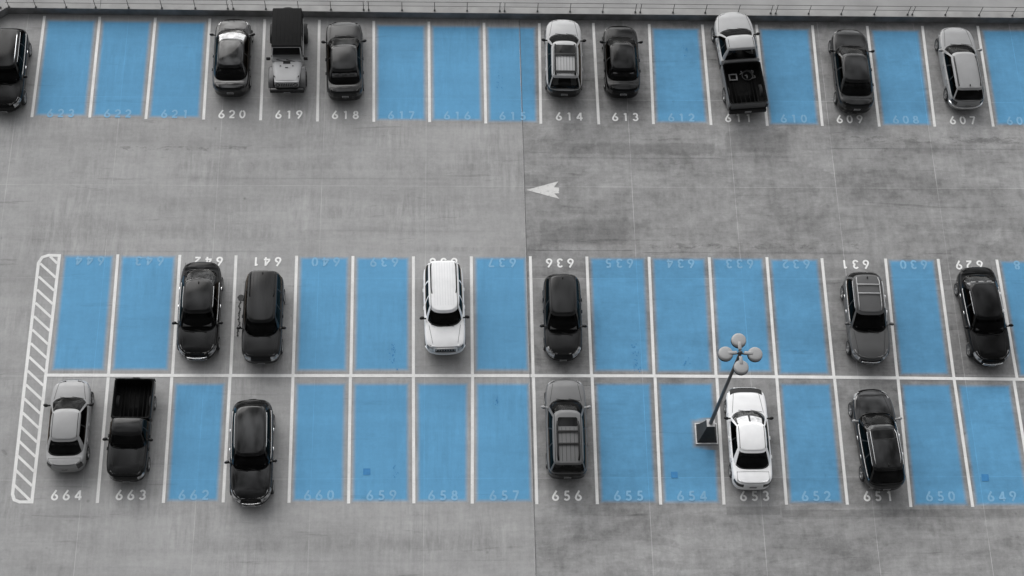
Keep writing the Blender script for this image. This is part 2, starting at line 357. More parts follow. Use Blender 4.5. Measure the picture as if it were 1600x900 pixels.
sp = [(-17.62, 28.30), (-14.84, 28.29), (-6.6, 28.265), (4.2, 28.255), (9.7, 28.24), (15.28, 28.19), (20.85, 28.13), (26.3, 28.06), (42, 27.9)]
vs_, fs = [], []
for i, (x, y) in enumerate(sp):
    vs_ += [(x, y - .075, ZL + .004), (x, y + .075, ZL + .004)]
    if i: fs.append((2 * i - 2, 2 * i, 2 * i + 1, 2 * i - 1))
on_deck(obj('centre_line', (vs_, fs), M['white'], smooth=False))

# hatched island at the end of the double row
def ribbon(path, w, z, closed=False):
    n = len(path); L_, R_ = [], []
    for i, p in enumerate(path):
        p = Vector(p)
        a = Vector(path[i - 1]) if (i or closed) else None; b = Vector(path[(i + 1) % n]) if (i < n - 1 or closed) else None
        d1 = (p - a).normalized() if a is not None else (b - p).normalized(); d2 = (b - p).normalized() if b is not None else d1
        t = (d1 + d2); t = t.normalized() if t.length > 1e-6 else d1
        nn = Vector((-t.y, t.x)); c = max(.45, nn.dot(Vector((-d1.y, d1.x))))
        L_.append(p + nn * w / 2 / c); R_.append(p - nn * w / 2 / c)
    vs_ = [(q.x, q.y, z) for q in L_] + [(q.x, q.y, z) for q in R_]
    fs = [(i, i + n, (i + 1) % n + n, (i + 1) % n) for i in range(n if closed else n - 1)]
    return vs_, fs
def merge(parts):
    V, Fc = [], []
    for v, f in parts:
        b0 = len(V); V += v; Fc += [[i + b0 for i in q] for q in f]
    return V, Fc
on_deck(obj('hatch_border', ribbon([(-17.60, 34.27), (-18.1, 34.28), (-18.38, 34.18), (-18.52, 33.88), (-18.50, 28.3), (-18.46, 22.75), (-18.36, 22.5), (-18.12, 22.40), (-17.60, 22.40), (-17.61, 28.3)], .14, ZL, True), M['white'], smooth=False))
st = []
for i in range(17):
    yl = 33.86 - .668 * i; st.append((*ribbon([(-18.44, yl), (-17.66, yl - .72)], .115, ZL + .004),))
st.append((*ribbon([(-18.02, 34.22), (-17.66, 33.86)], .115, ZL + .004),))
on_deck(obj('hatch_stripes', merge(st), M['white'], smooth=False))

# blue bays
def smooth_rect(quad, soft):
    """quad TL TR BR BL; feathered paint edge as a 'cover' attribute"""
    tl, tr, br, bl = [Vector(q) for q in quad]
    us = [0, .3, .65, 1]; w = ((tr - tl).length + (br - bl).length) / 2; h = ((tl - bl).length + (tr - br).length) / 2
    fu = [u * soft / w for u in us]; fu = fu + [1 - u for u in fu[::-1]]
    fv = [u * soft / h for u in us]; fv = fv + [1 - u for u in fv[::-1]]
    cov = [0, .3, .65, 1, 1, .65, .3, 0]
    V, A, Fc = [], [], []
    for j, v in enumerate(fv):
        for i, u in enumerate(fu):
            p = (bl * (1 - u) + br * u) * (1 - v) + (tl * (1 - u) + tr * u) * v
            V.append((p.x, p.y, .004)); A.append(min(cov[i], cov[j]))
    n = len(fu)
    for j in range(n - 1):
        for i in range(n - 1): Fc.append((j * n + i, j * n + i + 1, (j + 1) * n + i + 1, (j + 1) * n + i))
    return V, Fc, A
def blue_bay(tl, tr, br, bl):
    V, Fc, A = smooth_rect((tl, tr, br, bl), .26)
    o = obj('blue_bay', (V, Fc), M['blue'], smooth=False)
    at = o.data.attributes.new('cover', 'FLOAT', 'POINT'); at.data.foreach_set('value', A)
    on_deck(o)
def bay(l, r, yt, yb, ml=.2, mr=.2):
    """l, r = the two bounding lines (x0,y0,x1,y1)"""
    def at(q, y): return q[0] + (q[2] - q[0]) * (y - q[1]) / (q[3] - q[1])
    blue_bay((at(l, yt) + ml, yt), (at(r, yt) - mr, yt), (at(r, yb) - mr, yb), (at(l, yb) + ml, yb))
for k in (0, 1, 2, 6, 7, 8, 11, 13, 15, 17):
    bay(TOP[k], TOP[k + 1], TOP[k][1] - .16, TOP[k][3] + .02, .07 if k < 14 else .12, .12)
HM = (-17.53, 34.34, -17.53, 28.36); MM = {-1: HM, **MID}
for k in (-1, 0, 3, 4, 6, 8, 9, 10, 11, 13, 15): bay(MM[k], MM[k + 1], MM[k + 1][1] + .02, MM[k + 1][3] + .1, .08, .13)
for k in (1, 3, 4, 5, 6, 8, 9, 11, 13, 14): bay(LOW[k], LOW[k + 1], LOW[k][1] - .22, LOW[k][3] + .0, .08, .14)

# torn scuffs, damp bands and tyre-darkened strips in the concrete
def scuff_mat(name, lo, hi, dark, sc):
    m, t, b = newmat(name); k = NB(t); gn = k.n('ShaderNodeGroup'); gn.node_tree = CG
    pos = k.n('ShaderNodeNewGeometry').outputs['Position']; at = k.n('ShaderNodeAttribute', attribute_name='cover')
    nz = k.rng(k.math('MULTIPLY', k.noise(pos, 1, 9, .75, sc=sc, dist=.3), k.rng(at.outputs['Fac'], 0, 1, .35, 1, True)), lo, hi, 0, 1, True)
    t.links.new(k.mulcol((*CONC, 1), k.math('MULTIPLY', gn.outputs[0], k.math('SUBTRACT', 1.0, k.math('MULTIPLY', nz, dark)))), b.inputs['Base Color'])
    b.inputs['Roughness'].default_value = .85; b.inputs['Specular IOR Level'].default_value = .3
    return m
SC1, SC2 = scuff_mat('torn_scuff', .50, .57, .30, (1.1, 2.2, 1)), scuff_mat('tyre_dark', .42, .62, .13, (3.2, .6, 1))
SC3 = scuff_mat('damp_patch', .22, .34, .22, (.5, .5, 1))
SZ = [.0026]
def scuff(x0, x1, y0, y1, mat, soft=.25):
    SZ[0] += .0004; z = SZ[0]
    V, Fc, A = smooth_rect(((x0, y1), (x1, y1), (x1, y0), (x0, y0)), soft)
    o = obj('surface_scuff', ([(a, b, z) for a, b, c in V], Fc), mat, smooth=False)
    at = o.data.attributes.new('cover', 'FLOAT', 'POINT'); at.data.foreach_set('value', A); on_deck(o)
scuff(-16.6, -9.0, 39.55, 40.4, SC1, .35)
scuff(-1.2, 4.15, 34.45, 34.85, SC2, .12)
scuff(-11, 3.8, 19.7, 21.1, SC2, .6); scuff(-14, 2.0, 35.6, 37.6, SC2, .9); scuff(-13, 3, 38.4, 39.7, SC2, .6); scuff(-19, -7, 34.5, 36.6, SC2, .9)
scuff(12.5, 14.9, 21.65, 22.08, SC3, .06); scuff(14.92, 26.5, 21.5, 21.93, SC3, .1); scuff(13.6, 17.2, 39.7, 41.4, SC3, .7)
scuff(4.3, 6.6, 39.9, 40.9, SC2, .4); scuff(5.2, 13.5, 39.6, 40.6, SC3, .5); scuff(9.5, 20, 34.5, 35.2, SC1, .25); scuff(19, 30, 40.2, 41.2, SC1, .4); scuff(4.4, 9, 34.6, 36.5, SC3, .8)
V, Fc, A = smooth_rect(((11.12, 26.22), (12.62, 26.22), (12.62, 24.68), (11.12, 24.68)), .3)
o = obj('bare_patch', ([(a, b, .0062) for a, b, c in V], Fc), M['blue'], smooth=False)
at = o.data.attributes.new('cover', 'FLOAT', 'POINT'); at.data.foreach_set('value', [1 - a if x_[0] < 12.1 else 0 for a, x_ in zip(A, V)]); on_deck(o)
# stencilled numbers
def arc(cx, cy, rx, ry, a0, a1, n=14): return [(cx + rx * math.cos(R(a0 + (a1 - a0) * i / n)), cy + ry * math.sin(R(a0 + (a1 - a0) * i / n))) for i in range(n + 1)]
DIG = {
    '0': [arc(.31, .5, .235, .42, 97, 443, 26)], '1': [[(.36, .97), (.36, 0)], [(.17, .80), (.36, .93)]],
    '2': [arc(.30, .66, .225, .26, 170, -42, 14) + [(.12, .12)], [(.05, .085), (.58, .085)]],
    '3': [arc(.29, .71, .2, .21, 160, -80, 12), arc(.29, .29, .225, .22, 82, -165, 14)],
    '4': [[(.46, 0), (.46, .97)], [(.42, .88), (.07, .30)], [(.02, .27), (.64, .27)]],
    '5': [[(.54, .91), (.16, .91)], [(.20, .93), (.155, .50)], arc(.28, .31, .235, .24, 128, -150, 14)],
    '6': [[(.42, .99), (.12, .47)] + arc(.31, .29, .235, .225, 160, 452, 22)],
    '7': [[(.03, .91), (.57, .91)], [(.53, .90), (.2, 0)]],
    '8': [arc(.31, .72, .175, .19, 95, 445, 22), arc(.31, .28, .225, .21, 70, 420, 24)],
    '9': [[(.20, .01), (.50, .53)] + arc(.31, .71, .235, .225, -20, 272, 22)]}
def number(txt, x, y, blue, flip, h=.46):
    parts = []
    for i, c in enumerate(txt):
        for si, s in enumerate(DIG[c]):
            pts = [((px - .31) * h * 1.02 + (i - 1) * .50, (py - .5) * h) for px, py in s]
            if flip: pts = [(-a, -b) for a, b in pts]
            parts.append(ribbon([(a + x, b + y) for a, b in pts], (.085), ZL + .004 + .004 * si))
    o = on_deck(obj('bay_number', merge(parts), M['bluenum' if blue else 'number'], smooth=False))
    o['label'] = ('pale worn' if blue else 'white painted') + ' bay number ' + txt
BLUE_T = {623, 622, 621, 617, 616, 615, 612, 610, 608, 606}
for n in range(605, 625):
    k = 623 - n
    if k == -1: continue
    l, r = TOP[k], TOP[k + 1]
    number(str(n), (l[2] + r[2]) / 2 - .02, 41.93 - max(0, k - 8) * .012, n in BLUE_T, False)
BLUE_M = {644, 643, 640, 639, 637, 635, 634, 633, 632, 630, 628}
for n in range(628, 645):
    k = 643 - n; l, r = MM[k], MM[k + 1]
    number(str(n), (l[0] + r[0]) / 2 + .05, 33.99 - max(0, k) * .008, n in BLUE_M, True)
LL = {-1: (-17.5, 28.2, -17.5, 22.3), **LOW}; BLUE_L = {662, 660, 659, 658, 657, 655, 654, 652, 650, 649}
for n in range(648, 665):
    k = 663 - n; l, r = LL[k], LL[k + 1]
    if n == 661: continue
    number(str(n), (l[2] + r[2]) / 2 + .0, 22.70 - max(0, k) * .016, n in BLUE_L, False)

# lane arrow, joints, drain squares, stains
on_deck(obj('lane_arrow', sheet([[(4.07, 37.82), (5.41, 37.62), (5.63, 37.36), (5.62, 37.36), (5.43, 37.98), (5.61, 38.28), (5.6, 38.285)][:1] + [(5.65, 37.345), (5.41, 37.635), (5.64, 37.645), (5.64, 37.955), (5.40, 37.975), (5.625, 38.3)]], ZL), M['arrow'], smooth=False))
on_deck(obj('seam_gap', sheet([[(4.30, -20), (4.325, -20), (3.955, 47.5), (3.93, 47.5)]], .0135), M['jdark'], smooth=False))
on_deck(obj('seam_edge', sheet([[(4.255, -20), (4.298, -20), (3.928, 47.5), (3.89, 47.5)]], .0135), M['joint'], smooth=False))
for q in ([(-3.38, 23.87), (-3.07, 23.87), (-3.06, 23.57), (-3.38, 23.57)], [(10.17, 23.67), (10.47, 23.67), (10.47, 23.38), (10.18, 23.38)], [(24.05, 23.51), (24.37, 23.50), (24.36, 23.18), (24.03, 23.18)]):
    on_deck(obj('blue_square', sheet([q], .0165), M['sqr'], smooth=False))
def blob(cx, cy, r, n=18, j=.25):
    return [(cx + r * (1 + random.uniform(-j, j)) * math.cos(2 * math.pi * i / n), cy + r * (1 + random.uniform(-j, j)) * math.sin(2 * math.pi * i / n)) for i in range(n)]
oil = [blob(-9.13, 32.12, .17, 22, .12)]
px = -9.15; py = 31.93
while py > 30.2:
    oil.append(blob(px, py, random.uniform(.022, .05), 9, .3)); px += random.uniform(-.03, .03); px = -9.17 + (px + 9.17) * .9; py -= random.uniform(.03, .06)
V, Fc = sheet(oil, 0)
zz = .016
for f in Fc:
    zz += .0001
    for i in f: V[i] = (V[i][0], V[i][1], zz)
on_deck(obj('oil_stain', (V, Fc), M['oil'], smooth=False))
# pits showing darker blue inside some bays
pits = []
for cx, cy, n, s in ((-2.2, 29.35, 26, .3), (8.95, 29.3, 30, .4), (12.2, 45.8, 12, .18), (2.9, 44, 16, .4), (11.2, 28.9, 9, .15), (-2.0, 23.7, 12, .3), (2.5, 27.1, 14, .18), (18.4, 43.4, 6, .3)):
    for i in range(n): pits.append(blob(cx + random.gauss(0, s * .4), cy + random.gauss(0, s), random.uniform(.012, .035), 8, .3))
V, Fc = sheet(pits, 0); zz = .0165
for f in Fc:
    zz += .00004
    for i in f: V[i] = (V[i][0], V[i][1], zz)
on_deck(obj('paint_pits', (V, Fc), M['sqr'], smooth=False))

# raised walk behind the lot and its retaining wall
WH = .5
inner = [(-30.2, 40.5), (-21.42, 47.66), (0, 47.58), (30, 47.58), (60, 47.6)]
outer = [(-30.45, 40.85), (-21.53, 48.02), (0, 47.94), (30, 47.94), (60, 47.96)]
bm = bmesh.new()
def vrow(pts, z): return [bm.verts.new((x, y, z)) for x, y in pts]
a0, a1, a2, b2, b1 = vrow(inner, -.05), vrow(inner, WH - .02), vrow([(x + .0, y + .02) for x, y in inner], WH), vrow(outer, WH), vrow(outer, -.05)
for s0, s1 in ((a0, a1), (a1, a2), (a2, b2), (b2, b1)):
    for i in range(len(s0) - 1): bm.faces.new((s0[i], s0[i + 1], s1[i + 1], s1[i]))
bmesh.ops.recalc_face_normals(bm, faces=bm.faces)
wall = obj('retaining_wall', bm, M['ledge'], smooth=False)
wall.data.materials.append(M['wall_shade'])
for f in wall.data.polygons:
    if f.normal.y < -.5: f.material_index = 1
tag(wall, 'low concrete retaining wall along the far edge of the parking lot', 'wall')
up = obj('upper_walk', sheet([[outer[0], outer[1], outer[2], outer[3], outer[4], (60, 110), (-90, 110), (-90, 90)]], WH - .004), M['upper'], smooth=False); tag(up, kind='structure')
jw = [[(-16.86, 47.6), (-16.83, 47.6), (-16.83, 60), (-16.86, 60)], [(-30, 51.6), (60, 51.6), (60, 51.64), (-30, 51.64)]]
o = obj('joint_line', sheet(jw, WH + .003), M['jdark'], smooth=False); o.parent = up
# railing panels
PANELS = [[-21.30, -19.98, -18.5], [-17.06, -15.44, -13.81, -12.17, -10.57], [-10.3, -8.69, -7.08, -5.47, -3.85], [-3.6, -1.94, -.32, 1.30, 2.93], [3.17, 4.82, 6.45, 8.09, 9.73], [9.98, 11.63, 13.26, 14.92, 16.57], [16.83, 18.5, 20.16, 21.84, 23.54], [23.78, 25.47, 27.2, 28.91, 30.6]]
RL = ['steel railing panel nearest the wall corner at the left end', 'steel railing panel behind the blue bays 622 and 621', 'steel railing panel behind the open topped off-roader in bay 619', 'steel railing panel behind blue bays 617 and 616', 'steel railing panel behind the silver sunroof car in bay 614', 'steel railing panel behind the silver pickup in bay 611', 'steel railing panel behind the dark sedan in bay 609', 'steel railing panel behind the silver wagon at the right end']
def railing(pts, label, ends=(0, 0)):
    c = pts[len(pts) // 2]
    t = thing('railing', label, 'railing', (c[0], c[1], WH), 0, 'railing panels on the retaining wall')
    L_ = [(x - c[0], y - c[1]) for x, y in pts]
    for x, y in L_:
        bm = bmesh.new(); add_tube(bm, [(x, y, 0), (x, y, .72)], .016); add_box(bm, (x, y, .025), (.09, .09, .05), .01)
        obj('post', bm, M['steel'], t)
    d = (Vector(L_[-1]) - Vector(L_[0])).normalized(); e0 = Vector(L_[0]) - d * ends[0]; e1 = Vector(L_[-1]) + d * ends[1]
    for nm, z, r_ in (('top_rail', .72, .012), ('middle_rail', .37, .010)):
        bm = bmesh.new(); add_tube(bm, [(e0.x, e0.y, z), (e1.x, e1.y, z)], r_); obj(nm, bm, M['steel'], t)
for i, (p, lb) in enumerate(zip(PANELS, RL)): railing([(x, 47.72) for x in p], lb, (.1, 1.3 if i == 0 else .1))
railing([(-27.3, 43.1), (-25.9, 44.25), (-24.4, 45.45), (-22.9, 46.65), (-21.7, 47.66)], 'steel railing panel on the slanting wall at the far left corner')

# street lamp with four discs
lamp = thing('street_lamp', 'parking lot lamp with four round heads on a dark pole', 'lamp post', (11.914, 25.545, 0))
bm = bmesh.new()
rings = []
for f, z in ((.445, 0), (.445, .06), (.35, .28), (.26, .6), (.2, .88), (.17, 1.1)):
    k_ = (.445 - f) / .275; cx_, cy_ = -.045 * (1 - k_), -.105 * (1 - k_)
    rings.append([bm.verts.new((cx_ + sx_ * f, cy_ + sy_ * f, z)) for sx_, sy_ in ((1, 1), (-1, 1), (-1, -1), (1, -1))])
for a, b in zip(rings, rings[1:]):
    for k_ in range(4): bm.faces.new((a[k_], a[(k_ + 1) % 4], b[(k_ + 1) % 4], b[k_]))
bm.faces.new(rings[-1]); bmesh.ops.recalc_face_normals(bm, faces=bm.faces)
obj('pedestal', bm, M['ped'], lamp, smooth=False)
bm = bmesh.new()
for c_, s_ in (((-.045, -.105 + .47, .035), (.99, .05, .07)), ((-.045, -.105 - .47, .035), (.99, .05, .07)), ((-.045 - .47, -.105, .034), (.05, .885, .068)), ((-.045 + .47, -.105, .034), (.05, .885, .068))): add_box(bm, c_, s_, .006)
obj('base_kerb', bm, pmat('kerb_white', .62, .7, noise=.2, nscale=6), lamp, smooth=False)
obj('base_plate', box((0, 0, 1.115), (.36, .36, .03), .005), pmat('base_plate_grey', .5, .6, noise=.2, nscale=6), lamp, smooth=False)
bm = bmesh.new(); add_tube(bm, [(0, 0, 1.12), (0, 0, 5), (0, 0, 8.95)], [.088, .075, .058], 16); obj('pole', bm, M['pole'], lamp)
obj('hub', lathe([(0, 8.9), (.075, 8.9), (.085, 8.95), (.085, 9.05), (.05, 9.1), (0, 9.11)], 16), M['steel'], lamp)
for dx, dy in ((-.01, .56), (-.58, -.02), (.60, -.045), (.0, -.61)):
    v = Vector((dx, dy, 0)); bm = bmesh.new()
    d_ = v.normalized()
    add_tube(bm, [tuple(d_ * .06 + Vector((0, 0, 8.93))), tuple(v * .35 + Vector((0, 0, 8.90))), tuple(v * .7 + Vector((0, 0, 8.94)))], [.035, .04, .045], 10)
    arm = obj('arm', bm, M['pole'], lamp)
    h = obj('lamp_head', lathe([(0, 9.045), (.12, 9.043), (.22, 9.034), (.265, 9.022), (.288, 9.0), (.297, 8.965), (.300, 8.92)], 36), M['head'], lamp); h.location = (dx, dy, 0)
    hb = obj('shroud', lathe([(.303, 8.925), (.304, 8.84), (.29, 8.80), (.2, 8.78), (0, 8.78)], 36), M['plastic'], h)
    bm = bmesh.new(); add_box(bm, tuple(d_ * -.27 + Vector((0, 0, 9.02))), (.14, .36, .08), .03, Matrix.Rotation(math.atan2(-d_.x, d_.y), 3, 'Z')); obj('bracket', bm, M['head'], h)

# ------------------------------------------------------------------ cars
def quarter(Wh, Lh, a, b, bx, by, step):
    """t samples from the side (0) to the tip (pi/2) with exact breaks at |x|/W in bx and y/Lh in by"""
    N = 600
    P = lambda t: (Wh * max(math.cos(t), 0) ** (2 / a), Lh * max(math.sin(t), 0) ** (2 / b))
    br = [0, math.pi / 2]
    for x in bx: br.append(math.acos(min(1, x ** (a / 2))))
    for y in by: br.append(math.asin(min(1, y ** (b / 2))))
    br = sorted(set(br)); out = []
    for t0, t1 in zip(br, br[1:]):
        # dense parameterisation biased so the flat side is well sampled
        if t1 - t0 < 1e-9: continue
        y0, y1 = P(t0)[1], P(t1)[1]; x0, x1 = P(t0)[0], P(t1)[0]
        n = max(1, round(math.hypot(y1 - y0, x1 - x0) / step))
        for i in range(n):
            if (y1 - y0) > abs(x1 - x0):     # sample evenly in y
                yy = y0 + (y1 - y0) * i / n; out.append(math.asin(min(1, (yy / Lh) ** (b / 2))))
            else:
                xx = x0 + (x1 - x0) * i / n; out.append(math.acos(min(1, (xx / Wh) ** (a / 2))))
    out.append(math.pi / 2)
    return out
class Ring:
    """closed plan outline made of a front and a rear half-superellipse"""
    def __init__(s, Wh, Lf, Lr, ef, er, bxf, byf, bxr, byr, step):
        tf = quarter(Wh, Lf, *ef, bxf, byf, step); tr = quarter(Wh, Lr, *er, bxr, byr, step)
        s.seq = [(1, t, 1) for t in tf] + [(-1, t, 1) for t in tf[-2::-1]] + [(-1, t, -1) for t in tr[1:]] + [(1, t, -1) for t in tr[-2:0:-1]]
        s.ef, s.er = ef, er
    def pt(s, q, Wh, Lf, Lr, y0=0):
        sx, t, sy = q; a, b = s.ef if sy > 0 else s.er; Lh = Lf if sy > 0 else Lr
        return Vector((sx * Wh * max(math.cos(t), 0) ** (2 / a), y0 + sy * Lh * max(math.sin(t), 0) ** (2 / b)))
    def frac(s, q):
        sx, t, sy = q; a, b = s.ef if sy > 0 else s.er
        return sx * max(math.cos(t), 0) ** (2 / a), sy * max(math.sin(t), 0) ** (2 / b)
    def normal(s, q, Wh, Lf, Lr):
        sx, t, sy = q; a, b = s.ef if sy > 0 else s.er; Lh = Lf if sy > 0 else Lr
        xf, yf = s.frac(q)
        n = Vector((math.copysign(abs(xf) ** (a - 1) * a / Wh, xf), math.copysign(abs(yf) ** (b - 1) * b / Lh, yf)))
        return n.normalized() if n.length > 1e-9 else Vector((sx, 0))
def emit(levels, classify, sub):
    """levels: list of rings of 3D points (same count). classify(j, i, centre) -> part key; returns key -> bmesh"""
    n = len(levels[0]); out = {}
    idx = {}
    for j in range(len(levels) - 1):
        for i in range(n):
            k = (i + 1) % n
            q = [levels[j][i], levels[j][k], levels[j + 1][k], levels[j + 1][i]]
            c = (q[0] + q[1] + q[2] + q[3]) / 4
            key = classify(j, i, c)
            if key is None: continue
            out.setdefault(key, []).append(((j, i), (j, k), (j + 1, k), (j + 1, i)))
    res = {}
    for key, faces in out.items():
        bm = bmesh.new(); vm = {}
        for f in faces:
            vv = []
            for a in f:
                if a not in vm: vm[a] = bm.verts.new(levels[a[0]][a[1]])
                vv.append(vm[a])
            try: bm.faces.new(vv)
            except ValueError: pass
        bmesh.ops.remove_doubles(bm, verts=bm.verts, dist=.0008)
        bmesh.ops.dissolve_degenerate(bm, edges=bm.edges, dist=.0004)
        bmesh.ops.recalc_face_normals(bm, faces=bm.faces)
        # make sure outward (up / away from the middle)
        s_ = sum((f.normal.z + .001) * f.calc_area() + (f.normal.x * f.calc_center_median().x + f.normal.y * f.calc_center_median().y) * f.calc_area() for f in bm.faces)
        if s_ < 0: bmesh.ops.reverse_faces(bm, faces=bm.faces)
        res[key] = bm
    return res

_wheel = {}
def wheel_meshes(r, dark):
    key = (round(r, 3), dark)
    if key in _wheel: return _wheel[key]
    w = .11
    bm = lathe([(r * .66, -w), (r * .9, -w * 1.02), (r * .985, -w * .75), (r, -w * .4), (r, w * .4), (r * .985, w * .75), (r * .9, w * 1.02), (r * .66, w)], 36, 'X')
    me = bpy.data.meshes.new('tyre'); bm.to_mesh(me); bm.free(); me.materials.append(M['rubber']); me.polygons.foreach_set('use_smooth', [True] * len(me.polygons))
    bm = lathe([(r * .67, w * .98), (r * .63, w * .9), (r * .60, w * .35), (.10, w * .3), (0, w * .3)], 30, 'X')
    for k in range(5):
        a = 2 * math.pi * k / 5; rm = Matrix.Rotation(a, 3, 'X')
        bb = add_box(bm, rm @ Vector((w * .75, 0, r * .36)), (w * .3, .055, r * .58), 0, rm)
    add_tube(bm, [(w * .4, 0, 0), (w * 1.0, 0, 0)], .06, 12)
    m2 = bpy.data.meshes.new('rim'); bm.to_mesh(m2); bm.free(); m2.materials.append(M['rimd' if dark else 'rim'])
    _wheel[key] = (me, m2); return me, m2
def ellipsoid(c, s, rot=None, n=12):
    bm = bmesh.new(); r = bmesh.ops.create_uvsphere(bm, u_segments=n, v_segments=n // 2 + 2, radius=1)
    bmesh.ops.scale(bm, vec=s, verts=bm.verts)
    if rot is not None: bmesh.ops.rotate(bm, cent=(0, 0, 0), matrix=rot, verts=bm.verts)
    bmesh.ops.translate(bm, vec=c, verts=bm.verts); return bm

def make_car(name, label, loc, rz, group, p):
    """p: see SPECS; local +Y is the nose, origin on the ground under the middle"""
    t = thing(name, label, p.get('cat', 'car'), (loc[0], loc[1], 0), rz, group)
    L, Wh = p['L'], p['W'] / 2; Lf = Lr = L / 2
    paint = PAINT[p['paint']]; suv = p.get('suv', False); bed = p.get('bed')
    ys_b, ys_t = p['ws']; yr = p['roof_rear']; yrb = p['rw']           # windscreen base / top, roof rear, rear window base
    zr = p['zroof']; zh = p.get('zhood', 1.06 if suv else .93); znose = p.get('znose', zh - .18); zbelt = p.get('zbelt', zh + .06); zt = p.get('ztail', zbelt)
    prof = [(-Lr, zt - .07), (-Lr + .12, zt - .015), (-Lr + .4, zt), (yrb, zbelt), (ys_b - .05, zh), (ys_b + (Lf - ys_b) * .55, zh - (zh - znose) * .32), (Lf - .15, znose), (Lf, znose - .09)]
    yend = None
    if bed: Lr = -p['bed_front']; prof = [(-Lr, zbelt), (ys_b - .05, zh), (ys_b + (Lf - ys_b) * .55, zh - (zh - znose) * .25), (Lf - .15, znose), (Lf, znose - .08)]
    crown = p.get('crown', .07)
    def D(x, y): return interp(prof, y) - crown * min(1.2, abs(x) / Wh) ** 2.6
    ef = p.get('ef', (2.4, 7)); er = p.get('er', (3.2, 9)) if not bed else (30, 40)
    ring = Ring(Wh, Lf, Lr, ef, er, p.get('bxf', [.28, .52, .62, .90, .955]), [], [.28, .5, .66, .93], [], .085)
    n = len(ring.seq)
    base = [ring.pt(q, Wh, Lf, Lr) for q in ring.seq]; nor = [ring.normal(q, Wh, Lf, Lr) for q in ring.seq]; fr = [ring.frac(q) for q in ring.seq]
    taper = p.get('taper', .045)
    def shrink(pt): # body slightly narrower at the ends
        f = abs(pt.y) / Lf; return Vector((pt.x * (1 - taper * f ** 2.5), pt.y))
    base = [shrink(b) for b in base]
    levels, meta = [], []
    Ls = .45
    for r in (0, .25, .5, .7, .85, .94):
        lv = []
        for b, nn in zip(base, nor):
            q = b - nn * .085; sp_ = Vector((0, max(-Lr + Ls, min(Lf - Ls, q.y)))); pt = sp_ * (1 - r) + q * r
            lv.append(Vector((pt.x, pt.y, D(pt.x, pt.y))))
        levels.append(lv); meta.append(('deck', r))
    wr = p.get('wr', .365 if suv or bed else .325); ywf, ywr = Lf - p.get('fo', .86), (-Lr if not bed else -L / 2) + p.get('ro', .90)
    zlow = p.get('zlow', .30 if suv or bed else .20)
    for f, ins, fi in ((1.0, .085, .12), (.972, .045, .07), (.93, .018, .04), (.86, .006, .015), (.78, .0, 0), (.70, -.004, 0), (.62, .004, 0), (.52, .012, -.005), (.42, .01, -.02), (.32, .014, -.02), (.22, .02, -.01), (.1, .035, .01), (0, .07, .05)):
        lv = []
        for b, nn, q in zip(base, nor, fr):
            e = abs(q[1]) ** 10; k = ins + fi * e; pt = b - nn * k
            z = zlow + (D(pt.x, pt.y) - zlow) * f
            v = Vector((pt.x, pt.y, z))
            if abs(nn.x) > .6:
                for yw in (ywf, ywr):
                    d = Vector((v.y - yw, v.z - wr)); ra = wr + .055
                    if abs(d.length - ra) < .042 and v.z > wr * .6: d = d.normalized() * ra; v.y = yw + d.x; v.z = wr + d.y
            lv.append(v)
        levels.append(lv); meta.append(('side', f))
    clad = p.get('clad', False)  # where raised above the sills, it paints shade onto the body sides
    def cls(j, i, c):
        a, b = fr[i], fr[(i + 1) % n]; xf = (abs(a[0]) + abs(b[0])) / 2; yf = (a[1] + b[1]) / 2
        f = (meta[j][1] + meta[j + 1][1]) / 2 if meta[j][0] == 'side' else 1.05
        if meta[j][0] == 'side' and abs(nor[i].x) > .6:
            for yw in (ywf, ywr):
                if math.hypot(c.y - yw, c.z - wr) < wr + .052: return None
        if bed and yf < 0 and xf < .93 and meta[j][0] == 'side': return 'body'
        s_ = 'l' if c.x < 0 else 'r'
        hx = p.get('hl', (.62, .93)); hf = p.get('hlf', (.66, .98))
        if yf > .2 and hx[0] < xf < hx[1] and hf[0] < f < hf[1] and meta[j][0] == 'side' and c.y > Lf * .70: return 'headlight' + s_
        if p.get('swept') and yf > .2 and .78 < xf < .955 and meta[j] == ('deck', .94) and c.y > Lf * .74: return 'headlight' + s_
        if yf > .2 and xf < .52 and .58 < f < .93 and meta[j][0] == 'side': return 'grille'
        if yf > .2 and xf < .62 and .18 < f < .42 and meta[j][0] == 'side': return 'intake'
        if not bed and yf < -.2 and p.get('tl0', .66) < xf < p.get('tlx', 1) and (p.get('tlf', (.6, .95))[0] < f < p.get('tlf', (.6, .95))[1]) and meta[j][0] == 'side' and c.y < -Lr * .86: return 'taillight' + s_
        if f < p.get('cladf', .33) and (clad or f < .08): return 'sill_or_shade'
        if p.get('darktail') and yf < -.3 and xf < .97 and meta[j][0] == 'side' and f < .93: return 'shaded_tail'  # rear face in a dark colour that stands for its shade
        return 'body'
    parts = emit(levels, cls, None)
    gr = M[p.get('grille', 'plastic')]
    mats = {'body': paint, 'grille': gr, 'intake': M['plastic'], 'sill_or_shade': M['plastic'] if p.get('cladf', 0) < .5 else PAINT['charcoal'], 'shaded_tail': PAINT['charcoal']}
    nm = {'intake': 'air_intake', 'sill_or_shade': 'trim_or_shade'}
    for k, bm in parts.items():
        if k[:9] == 'headlight': obj('headlight', bm, M['lampc'], t)
        elif k[:9] == 'taillight': obj('taillight', bm, M['lampr'], t)
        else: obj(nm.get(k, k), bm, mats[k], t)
    body = next(c for c in t.children if c.name.split('.')[0] == 'body')
